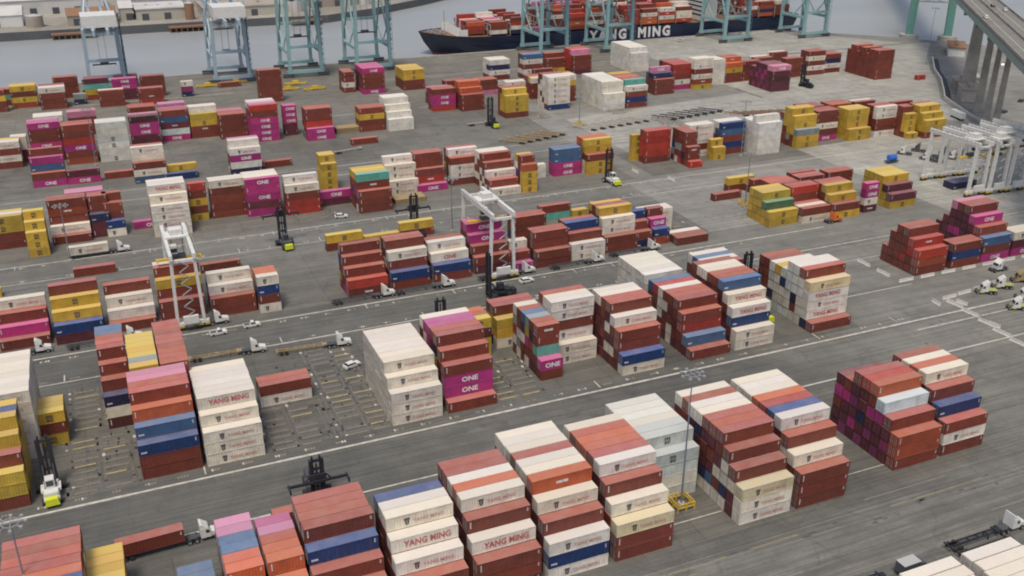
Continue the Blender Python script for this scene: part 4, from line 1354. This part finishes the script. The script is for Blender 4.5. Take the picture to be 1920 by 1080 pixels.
for x in (-1.4, 2.6):
    for y in (-.95, .95):
        MB().cyl((x, y-.18, .45), (x, y+.18, .45), .45, 0, 12).build('wheel', ['rubber'], bt)
for k in range(3):
    make_chassis('chassis_trailer', 'dark chassis end parked left of the box truck' if k == 0 else ('dark chassis end in the bottom corner of the road' if k == 1 else 'dark chassis parked beyond the white tractor'), ((105.5, 103.2, 0), (105.5, 100.4, 0), (158.5, 104.4, 0))[k], 0, 'black_steel')

def make_car(label, loc, rz, col='white_paint', name='parked_car', pickup=False):
    t = thing(name, label, 'car', loc, rz, 'cars in the yard')
    b = MB()
    b.prism([(-2.3, .35), (2.3, .35), (2.35, .75), (2.1, .95), (1.0, 1.02), (-2.25, 1.02)], -.9, .9)
    b.build('body', [col], t)
    c = MB()
    if pickup: prof = [(-.3, 1.0), (1.1, 1.0), (.55, 1.62), (-.2, 1.65)]
    else: prof = [(-1.9, 1.0), (1.1, 1.0), (.4, 1.5), (-1.5, 1.52)]
    c.prism(prof, -.78, .78); c.build('window', ['glass'], t)
    x0, x1 = (prof[3][0]-.02, prof[2][0]+.05)
    MB().box(x0, -.74, 1.5, x1, .74, 1.66 if pickup else 1.56).build('roof', [col], t)
    if pickup:
        MB().box(-2.1, -.75, 1.02, -.5, .75, 1.03).build('cargo_bed', ['dark_grey_steel'], t)
    for x in (-1.45, 1.45):
        for y in (-.82, .82):
            MB().cyl((x, y-.12, .34), (x, y+.12, .34), .34, 0, 12).build('wheel', ['rubber'], t)
    return t
make_car('white car parked on the asphalt beside the all-white tower', (50.2, 219.2, 0), .35)
make_car('white pickup by the foot of the gantry crane', (21.4, 251.4, 0), .05, pickup=True)
make_car('white pickup driving along the lane past the lettered pair', (30.6, 252.7, 0), .05, pickup=True)
make_car('white car in front of the plain brown stack', (113.4, 251.0, 0), .1)
make_car('white car parked in front of the red and white stack', (75.4, 329.6, 0), -.2)
make_tractor('truck_tractor', 'white flat nosed tractor in front of the grey and magenta boxes', (254.5, 201.6, 0), pi, hood=False)
for k, (x, y, w) in enumerate(((236.9, 190.4, 'at the barrier end'), (244.5, 191.4, 'second from the barrier end'), (236.5, 178.4, 'in the lower row near the line'), (244.6, 182.8, 'in the lower row behind another'), (246, 175.6, 'at the lower edge of the row'))):
    make_tractor('yard_tractor', f'yard tractor with lime green deck parked {w}', (x, y, 0), 2.6, 'hi_vis_yellow' if False else 'white_paint', False, 'parked yard tractors')
    MB().box(-3.4, -1.0, 1.25, -.95, 1.0, 1.4).build('deck', ['hi_vis_yellow'], bpy.data.objects[-1] if False else None, (0, 0, 0)) if False else None
make_tractor('yard_tractor', 'tan yard tractor parked beyond the lime green ones', (253.8, 192.6, 0), 2.6, 'tan_boards', False, 'parked yard tractors')
for o in [q for q in scene.objects if q.name.startswith('yard_tractor') and q.parent is None]:
    col = 'tan_boards' if 'tan' in o['label'] else ('lime_deck' if 'lime' in o['label'] else 'grey_steel')
    MB().box(-3.5, -1.1, 1.22, -.95, 1.1, 1.45).build('deck', [col], o)
    MB().box(.2, -1.25, .5, 2.3, 1.25, .9).build('fender', [col], o)
tk = make_tractor('truck_tractor', 'orange tractor beside the yellow stepped stack', (236.6, 257.4, 0), .0, 'orange_paint')

# ------------------------------------------------------------------ barriers, masts, racks
def barrier(loc, rz, label, L=5.6):
    m = MB(); m.prism([(-.32, 0), (.32, 0), (.3, .12), (.13, .4), (.1, .95), (-.1, .95), (-.13, .4), (-.3, .12)], -L/2, L/2)
    o = m.build('concrete_barrier', ['pale_concrete'], None, loc)
    o.rotation_euler = (0, 0, rz)
    return tag(o, label, 'barrier', 'white concrete barriers on the asphalt')
for k in range(8):
    barrier((222.0+k*8.6, 206.6, 0), pi/2, 'white concrete barrier laid end to end along the lane under the red and blue stacks')
for k in range(2):
    barrier((219.5, 222.5-k*8.8, 0), 0, 'white concrete barrier standing out from the bright red stack corner')
for x, y, a in ((224.6, 191.8, pi/2+.05), (231.4, 192.6, pi/2+.05), (238.5, 193.4, pi/2+.05), (245.6, 194.6, pi/2+.05)):
    barrier((x, y, 0), a, 'white concrete barrier along the row of parked yard tractors')
for x, y, a in ((222.4, 187.5, .1), (221.8, 181.2, .1), (221.0, 174.4, .1), (219.9, 168.2, .1), (219.2, 162.0, .1)):
    barrier((x, y, 0), a, 'white concrete barrier running from the tractor row towards the empty road')
for x, y, a in ((225.0, 187.3, .12), (221.9, 172.6, .12), (218.0, 190.2, -.1)):
    barrier((x, y, 0), a, 'short white concrete barrier lying beside the barrier line', 3.6)
for x, y in ((225, 288), (209, 322), (201, 337)):
    barrier((x, y, 0), 0, 'white concrete barrier alone near the orange red stacks', 5)

def mast(label, loc, h, cage, n=8):
    t = thing('lamp_mast', label, 'lamp mast', loc, 0, 'floodlight masts in the yard')
    b = MB(); b.cyl((0, 0, 0), (0, 0, .8), .7, 0, 14); b.build('base', ['concrete'], t)
    p = MB(); p.cyl((0, 0, .8), (0, 0, h), .22, 0, 10, .10); p.build('pole', ['mast_grey'], t)
    r = MB()
    for k in range(24):
        a0, a1 = 2*pi*k/24, 2*pi*(k+1)/24
        r.beam((1.3*cos(a0), 1.3*sin(a0), h), (1.3*cos(a1), 1.3*sin(a1), h), .12, .12)
    for k in range(4):
        a0 = pi*k/2
        r.beam((0, 0, h), (1.3*cos(a0), 1.3*sin(a0), h), .1, .1)
    r.build('ring', ['grey_steel'], t)
    for k in range(n):
        a = 2*pi*k/n
        l = MB(); l.beam((1.3*cos(a), 1.3*sin(a), h-.1), (2.1*cos(a), 2.1*sin(a), h-.05), .12, .12)
        l.box(2.2*cos(a)-.24, 2.2*sin(a)-.24, h-.3, 2.2*cos(a)+.24, 2.2*sin(a)+.24, h+.02)
        l.build('floodlight', ['grey_steel'], t)
    if cage:
        g = thing('guard_cage', f'yellow guard cage round the foot of the {cage}', 'guard cage', loc, 0, 'yellow guard cages')
        m = MB()
        S = 1.9
        for x in (-S, 0, S):
            for y in (-S, 0, S):
                if x or y:
                    m.box(x-.12, y-.12, 0, x+.12, y+.12, 1.75)
        m.build('post', ['yellow_paint'], g)
        m = MB()
        for z in (.85, 1.6):
            for s in (-S, S):
                m.box(-S, s-.09, z, S, s+.09, z+.2); m.box(s-.09, -S, z, s+.09, S, z+.2)
        m.build('rail', ['yellow_paint'], g)
    return t
mast('tall floodlight mast in front of the pale grey stack', (96.5, 136.4, 0), 30.5, 'tall mast by the grey stack')
mast('floodlight mast in the lower corner of the lane', (-22.6, 147.0, 0), 24, None)
mast('thin floodlight mast beside the slim gantry crane', (107.3, 300.5, 0), 19.5, None)
mast('floodlight mast in front of the brown and white stack', (-14.8, 322.6, 0), 19.0, None)
mast('floodlight mast beside the far white block', (213, 412, 0), 14, 'mast by the far white block')
mast('floodlight mast beside the yellow and red low boxes', (218, 284.6, 0), 20, 'mast by the yellow low boxes')
mast('floodlight mast beside the tall brown stack', (-3.1, 430.5, 0), 24, None)
mast('floodlight mast on the pale ground near the bridge', (480, 462, 0), 34, None)
mast('floodlight mast beside the tall white stack', (254.6, 339, 0), 24, None)

def flat_rack(label, loc, n=1, rz=0):
    t = thing('flat_rack', label, 'flat rack', loc, rz, 'tan flat racks')
    for k in range(n):
        m = MB(); z = k*.66
        m.box(0, 0, z+.1, 12.19, 6.0, z+.55)
        d = m.build('deck', ['tan_boards'], t)
        e = MB()
        for x in (0, 11.95):
            e.box(x, -.05, z, x+.24, 6.05, z+.62)
        e.build('end_frame', ['brown_steel'], d)
    return t
flat_rack('wide tan flat racks in a low pile beside the teal topped stack', (97.4, 335.2, 0), 3)
flat_rack('tan flat racks in a low pile between maroon and rust stacks', (101.5, 441.0, 0), 4)
for k in range(7):
    make_chassis('chassis_trailer', 'pale empty chassis parked slantwise in a row by the orange red stack', (216.5+k*5.2, 399.5+k*.8, 0), 2.2, 'cream_paint', 'pale chassis parked slantwise')
for k in range(6):
    make_chassis('chassis_trailer', 'tan empty chassis parked slantwise in a row behind the striped stack', (176+k*4.6, 391.5+k*1.2, 0), 2.35, 'tan_boards', 'tan chassis parked slantwise')
for k in range(7):
    make_chassis('chassis_trailer', 'dark empty chassis parked slantwise beyond the white boxes', (262+k*5.0, 402+k*.8, 0), 2.3, 'dark_grey_steel', 'dark chassis parked slantwise')
for k in range(11):
    make_chassis('chassis_trailer', 'rust coloured chassis parked slantwise in a long row behind the yellow stacks', (299+k*4.6, 394-k*1.0, 0), 2.25, 'brown_steel', 'rust chassis parked slantwise')
for x, y, r, w in ((163, 431, 0.1, 'before the orange red block'), (92.5, 409, .2, 'near the yellow narrow stack'), (146.5, 331.5, 1.2, 'on the empty slots')):
    make_chassis('chassis_trailer', f'lone pale chassis {w}', (x, y, 0), r, 'cream_paint')

def spreader_frame(label, loc, rz):
    t = thing('spreader_frame', label, 'lifting frame', loc, rz, 'yellow lifting frames on the quay')
    m = MB()
    for y in (-1.1, 1.1): m.box(-6, y-.2, .5, 6, y+.2, 1.2)
    for x in (-6, -2, 2, 5.7): m.box(x, -.9, .5, x+.35, .9, 1.1)
    m.build('frame', ['yellow_paint'], t)
    c = MB(); c.box(-1.6, -.8, 1.2, 1.6, .8, 2.3); c.build('head_block', ['yellow_paint'], t)
    l = MB()
    for x in (-5.8, 5.4):
        for y in (-1.1, 1.1): l.box(x, y-.15, 0, x+.3, y+.15, .5)
    l.build('foot', ['dark_grey_steel'], t)
for x, y, a, w in ((99, 540, .1, 'nearest the tall brown stack'), (113, 536, .15, 'beside the narrow brown stack'), (106, 553, -.1, 'under the green crane legs'), (60, 566, 0, 'near the blue crane'), (76, 570, .1, 'under the second blue crane')):
    spreader_frame(f'yellow lifting frame lying on the quay {w}', (x, y, 0), a)
for x, y, w in ((436, 596, 'behind the hull letters'), (380, 588, 'beside the low brown box'), (345, 590, 'near the crane foot')):
    make_car(f'white pickup on the quay {w}', (x, y, 0), .1, pickup=True)

# ------------------------------------------------------------------ suspension bridge approach
def build_bridge():
    t = thing('road_bridge', 'green steel road bridge on tall concrete piers crossing the terminal corner', 'bridge', (0, 0, 0))
    d = Vector((.624, .781, 0)); n = Vector((.781, -.624, 0))
    C = Vector((462, 420, 0))
    def P(s, off, z): 
        p = C+d*s+n*off
        return (p.x, p.y, z)
    def zd(s): return 48.2+max(-3, min(4, s*.004))
    S = [-420, -300, -230, -170, -115, -60, 0, 60, 130, 250, 420, 700]
    dk, tr, rl = MB(), MB(), MB()
    for a, b in zip(S, S[1:]):
        za, zb = zd(a), zd(b)
        dk.add([P(a, -9.5, za), P(a, 9.5, za), P(a, 9.5, za-.8), P(a, -9.5, za-.8), P(b, -9.5, zb), P(b, 9.5, zb), P(b, 9.5, zb-.8), P(b, -9.5, zb-.8)],
               [(0, 4, 5, 1), (1, 5, 6, 2), (2, 6, 7, 3), (3, 7, 4, 0)])
        for o in (-9.0, 9.0):
            tr.beam(P(a, o, za-1.2), P(b, o, zb-1.2), .8, .8); tr.beam(P(a, o, za-3.4), P(b, o, zb-3.4), .8, .8)
            k = max(1, int((b-a)/7))
            for i in range(k):
                s0 = a+(b-a)*i/k; s1 = a+(b-a)*(i+1)/k
                tr.beam(P(s0, o, zd(s0)-1.2), P((s0+s1)/2, o, zd(s0)-3.4), .45, .45); tr.beam(P((s0+s1)/2, o, zd(s0)-3.4), P(s1, o, zd(s1)-1.2), .45, .45)
            tr.add([P(a, o*1.03, za-.85), P(b, o*1.03, zb-.85), P(b, o*1.03, zb-3.2), P(a, o*1.03, za-3.2)], [(0, 1, 2, 3)])
        for o in (-9.3, 9.3, -.15):
            rl.beam(P(a, o, za+.55), P(b, o, zb+.55), .3, 1.0)
    dk.build('deck', ['asphalt_deck'], t)
    tr.build('truss', ['pale_bridge_green'], t)
    rl.build('parapet', ['pier_concrete'], t)
    lm = MB()
    for a, b in zip(S, S[1:]):
        za, zb = zd(a), zd(b)
        for o in (-4.7, 4.7):
            lm.add([P(a, o-.15, za+.02), P(a, o+.15, za+.02), P(b, o+.15, zb+.02), P(b, o-.15, zb+.02)], [(0, 1, 2, 3)])
    lm.build('lane_line', ['line_paint'], t)
    for s in (-250, -115, -78, -38):
        z = zd(s)-3.8
        for o in ((0.0,) if s > -80 else (-2.3, 2.3)):
            m = MB()
            p0, p1 = Vector(P(s, o, 0)), Vector(P(s, o, z-3))
            w = 1.15 if s <= -80 else (1.5 if s == -78 else 2.7)
            vs = []
            for c, k in ((p0, 1.25), (p1, .9)):
                for a, b in ((-1, -1), (1, -1), (1, 1), (-1, 1)):
                    vs.append(c+d*(a*w*k*.62)+n*(b*w*k))
            m.add(vs, [(0, 3, 2, 1), (4, 5, 6, 7), (0, 1, 5, 4), (1, 2, 6, 5), (2, 3, 7, 6), (3, 0, 4, 7)])
            m.build('pier', ['pier_concrete'], t)
        cp = MB(); cp.beam(P(s, -8.5, z-1.2), P(s, 8.5, z-1.2), 2.4, 2.4); cp.build('pier_cap', ['bridge_green'], t)
    sT = 152
    for o in (-13.0, 13.0):
        m = MB(); p0 = Vector(P(sT, o, -3)); p1 = Vector(P(sT, o*.86, 110)); m.beam(p0, p1, 4.0, 5.0)
        m.build('tower_leg', ['bridge_green'], t)
        f = MB(); f.cyl(P(sT, o, -7), P(sT, o, 1.0), 6.5, 0, 20); f.build('tower_footing', ['concrete'], t)
    br = MB()
    for z0, z1 in ((24, 37), (52, 74), (74, 96)):
        br.beam(P(sT, -12, z0), P(sT, 12, z0), 1.2, 1.2); br.beam(P(sT, -12, z1), P(sT, 12, z1), 1.2, 1.2)
        for k in range(3):
            a, b = -12+8*k, -4+8*k
            br.beam(P(sT, a, z0), P(sT, b, z1), .8, .8); br.beam(P(sT, b, z0), P(sT, a, z1), .8, .8)
    br.build('tower_brace', ['white_paint'], t)
    for k, (s, o, col, nm) in enumerate(((-90, -6.5, 'white_paint', 'white car on the bridge deck near its lower end'), (-48, 3.0, 'dark_grey_steel', 'dark car on the bridge deck above the middle pier'), (-10, -3, 'dark_grey_steel', 'dark car on the bridge deck at the top'), (-62, 6.5, 'white_paint', 'white car on the far side of the bridge deck'))):
        p = P(s, o, zd(s)+.03)
        make_car(nm, p, math.atan2(d.y, d.x), col)
build_bridge()

# ------------------------------------------------------------------ far shore and the ground below the bridge
FS = [(-900, 786), (130, 786), (180, 782), (222, 803), (277, 842), (420, 960), (600, 1150), (900, 1500), (900, 3500), (-900, 3500)]
struct(slab_poly('far_shore', FS, 2.0, 9.0, ['far_ground', 'seawall'], fix=False))
def warehouse(label, x, y, w, d, h, roof, wall, rz=0.0, gable=True, name='warehouse'):
    t = thing(name, label, 'warehouse', (x, y, 2.0 if y > 700 else .09), rz, 'warehouses on the far shore')
    m = MB(); m.box(0, 0, 0, w, d, h); m.build('wall', [wall], t)
    r = MB(); e = .6
    if gable:
        r.add([(-e, -e, h), (w+e, -e, h), (w+e, d/2, h+d*.13), (-e, d/2, h+d*.13), (w+e, d+e, h), (-e, d+e, h)], [(0, 1, 2, 3), (3, 2, 4, 5), (0, 3, 5), (1, 4, 2)])
    else:
        r.box(-e, -e, h+.003, w+e, d+e, h+.8)
        for k in range(3):
            r.box(w*(.2+.25*k), d*.4, h+.8, w*(.2+.25*k)+2.5, d*.4+2.5, h+2.0)
    r.build('roof', [roof], t)
    for k in range(max(1, int(w/18))):
        dr = MB(); dr.box(4+k*16, -.12, 0, 9+k*16, -.02, min(5, h*.7)); dr.build('door', ['dark_grey_steel'], t)
    return t
for a in (('rust roofed shed with tan walls on the far shore', -8, 800, 34, 30, 7, 'rust_roof', 'tan_roof'), ('pale flat roofed warehouse behind the first blue crane', 40, 806, 36, 34, 8, 'white_roof', 'cream_paint', 0, False),
          ('long cream warehouse between the blue cranes', 88, 800, 62, 40, 7, 'tan_roof', 'cream_paint', 0, False), ('tan roofed warehouse behind the second blue crane', 176, 822, 40, 40, 8, 'tan_roof', 'tan_roof', .1),
          ('white roofed shed at the far left water edge', -62, 812, 24, 36, 8, 'white_roof', 'white_paint'), ('pinkish grey shed on the far left shore', -92, 800, 26, 30, 7, 'grey_roof', 'tan_roof'),
          ('cream narrow shed beside the rust roofed one', 29, 812, 9, 30, 9, 'white_roof', 'cream_paint'), ('wide rust roofed hall behind the long cream warehouse', 96, 856, 50, 34, 9, 'rust_roof', 'rust_roof'),
          ('grey hall behind the pale flat roof', 36, 858, 46, 40, 10, 'grey_roof', 'grey_roof', 0, False), ('large white hall at the back of the far shore', -70, 866, 90, 50, 11, 'white_roof', 'white_roof'),
          ('tan hall at the bend of the far shore', 226, 858, 40, 36, 9, 'tan_roof', 'cream_paint', .5), ('white hall behind the bend of the far shore', 200, 905, 50, 40, 10, 'white_roof', 'white_roof', .4), ('brown hall behind the rust hall', 150, 905, 44, 40, 10, 'rust_roof', 'tan_roof')):
    warehouse(*a)
for k, (x, y, r, h, m, w) in enumerate(((160, 812, 7, 9, 'white_roof', 'white round tank left of the tan warehouse'), (78, 800, 3.5, 12, 'rust_roof', 'slim rust coloured tank beside the cream warehouse'), (-30, 806, 6, 8, 'tan_roof', 'tan round tank beside the rust roofed shed'), (222, 832, 6.5, 8, 'white_roof', 'white round tank at the shore bend'), (205, 826, 5, 8, 'cream_paint', 'cream round tank near the shore bend'))):
    t = thing('storage_tank', w, 'tank', (x, y, 2.0), 0, 'tanks on the far shore')
    MB().cyl((0, 0, 0), (0, 0, h), r, 0, 24).build('shell', [m], t)
    MB().cyl((0, 0, h), (0, 0, h+1.2), r*1.01, 0, 24, .3).build('roof', ['grey_roof'], t)
for x, y, L, w in ((-20, 778, 30, 'left of the first crane'), (60, 779, 46, 'between the blue cranes'), (150, 775, 24, 'by the green crane')):
    t = thing('timber_wharf', f'dark timber wharf along the far seawall {w}', 'wharf', (x, y, 0))
    MB().box(0, 0, -1.0, L, 7, 0).build('deck', ['brown_steel'], t)
    for k in range(int(L/4)):
        for yy in (.6, 6.2):
            MB().cyl((1+k*4, yy, -6), (1+k*4, yy, -1), .4, 0, 8).build('pile', ['brown_steel'], t)
# wall along the terminal edge near the bridge
fence = [(497, 474), (470, 445), (454, 424), (432, 400), (419.5, 387), (402, 352), (396, 337), (391, 311), (408, 280), (430, 250)]
fw_ = MB()
for (xa, ya), (xb, yb) in zip(fence, fence[1:]):
    fw_.beam((xa, ya, .75), (xb, yb, .75), .5, 1.5)
tag(fw_.build('perimeter_wall', ['pale_concrete']), 'low pale wall curving along the terminal edge beside the bridge piers', 'wall')
fd = MB()
for (xa, ya), (xb, yb) in zip(fence, fence[1:]):
    p, q = Vector((xa, ya, 0)), Vector((xb, yb, 0))
    n_ = (q-p).cross(Vector((0, 0, 1))).normalized()
    if n_.x < 0: n_ = -n_
    fd.add([p+n_*.3+Vector((0, 0, .09)), q+n_*.3+Vector((0, 0, .09)), q+n_*3.4+Vector((0, 0, .09)), p+n_*3.4+Vector((0, 0, .09))], [(0, 1, 2, 3)])
struct(fd.build('drain_strip', ['black_steel'], fix=False))
sheet_poly('bridge_yard', [(400, 325), (760, 325), (700, 405), (600, 450), (562, 495), (520, 495), (470, 440), (424, 387)], 0.004, 'mid_paving')
for a in (('cream flat roofed shed under the bridge between its piers', 430, 372, 16, 10, 6, 'tan_roof', 'cream_paint', .9, False), ('tan low building beside the bridge pier', 446, 392, 14, 10, 5, 'tan_roof', 'tan_roof', .9, False),
          ('blue walled building with a pale roof beyond the bridge', 470, 352, 30, 14, 8, 'white_roof', 'blue_wall', .4, False), ('brown boat shed at the water beside the bridge tower', 520, 470, 26, 10, 5, 'rust_roof', 'white_paint', .8, False),
          ('small pale hut by the bridge piers', 462, 404, 8, 6, 4, 'white_roof', 'cream_paint', .9, False)):
    t = warehouse(*a, name='shed'); t['group'] = 'sheds below the bridge'; t['category'] = 'shed'
for x, y, r, c, w in ((470, 418, .9, 'dark_grey_steel', 'dark car near the brown boat shed'), (424, 352, .3, 'dark_grey_steel', 'dark car below the bridge beside the wall'), (446, 352, .8, 'white_paint', 'white car below the bridge past the pier'), (520, 440, .8, 'white_paint', 'white car at the boat moorings'), (452, 366, .2, 'dark_grey_steel', 'dark car near the blue building')):
    make_car(w, (x, y, 0), r, c)
for x, y, w, r in ((430.5, 383, 'dark blue box trailer against the pier foot', .9), (392.5, 352, 'white box trailer beside the curving wall', 1.3), (440, 340, 'white box trailer parked beyond the last pier', .6)):
    t = thing('box_trailer', w, 'trailer', (x, y, 0), r, 'box trailers by the bridge')
    MB().box(-5, -1.25, 1.1, 5, 1.25, 3.9).build('cargo_box', ['blue_wall' if 'blue' in w else 'white_paint'], t)
    for k in (-3.6, -2.4, 3.2):
        for yy in (-1.0, 1.0):
            MB().cyl((k, yy-.25, .5), (k, yy+.25, .5), .5, 0, 12).build('wheel', ['rubber'], t)
    MB().box(-5, -.5, .75, 5, .5, 1.1).build('frame', ['dark_grey_steel'], t)
for x, y, w in ((640, 540, 'nearest the bridge'), (690, 600, 'farther out'), (660, 500, 'beside the moorings')):
    t = thing('motor_boat', f'white motor boat on the water beyond the bridge, {w}', 'boat', (x, y, -4), .7, 'boats beyond the bridge')
    MB().prism([(-7, 0), (6, 0), (9, 2), (-7, 1.6)], -2, 2).build('hull', ['white_paint'], t)
    MB().prism([(-4, 1.6), (3, 1.7), (1.5, 3.6), (-3.5, 3.6)], -1.5, 1.5).build('cabin', ['white_paint'], t)
# yard tractors and spares around the right hand gantry cranes
for k, (x, y) in enumerate(((331, 315), (330, 307), (339, 307), (336, 300), (327, 299), (325, 304), (343, 301), (322, 314))):
    make_tractor('yard_tractor', ('white' if k % 2 else 'dark')+' yard tractor in the parked cluster behind the gantry cranes', (x, y, 0), 2.2, 'white_paint' if k % 2 else 'dark_grey_steel', False, 'yard tractors parked behind the gantry cranes')
t = thing('water_tank', 'round bright blue tank on a flat trailer behind the flat yellow roof', 'tank', (308, 306, 0))
MB().cyl((-1.8, 0, 2.4), (1.8, 0, 2.4), 1.3, 0, 20).build('shell', [mat('bright_blue', (.03, .14, .55), .4)], t)
MB().box(-3, -1.2, .7, 3, 1.2, 1.1).build('cradle', ['dark_grey_steel'], t)
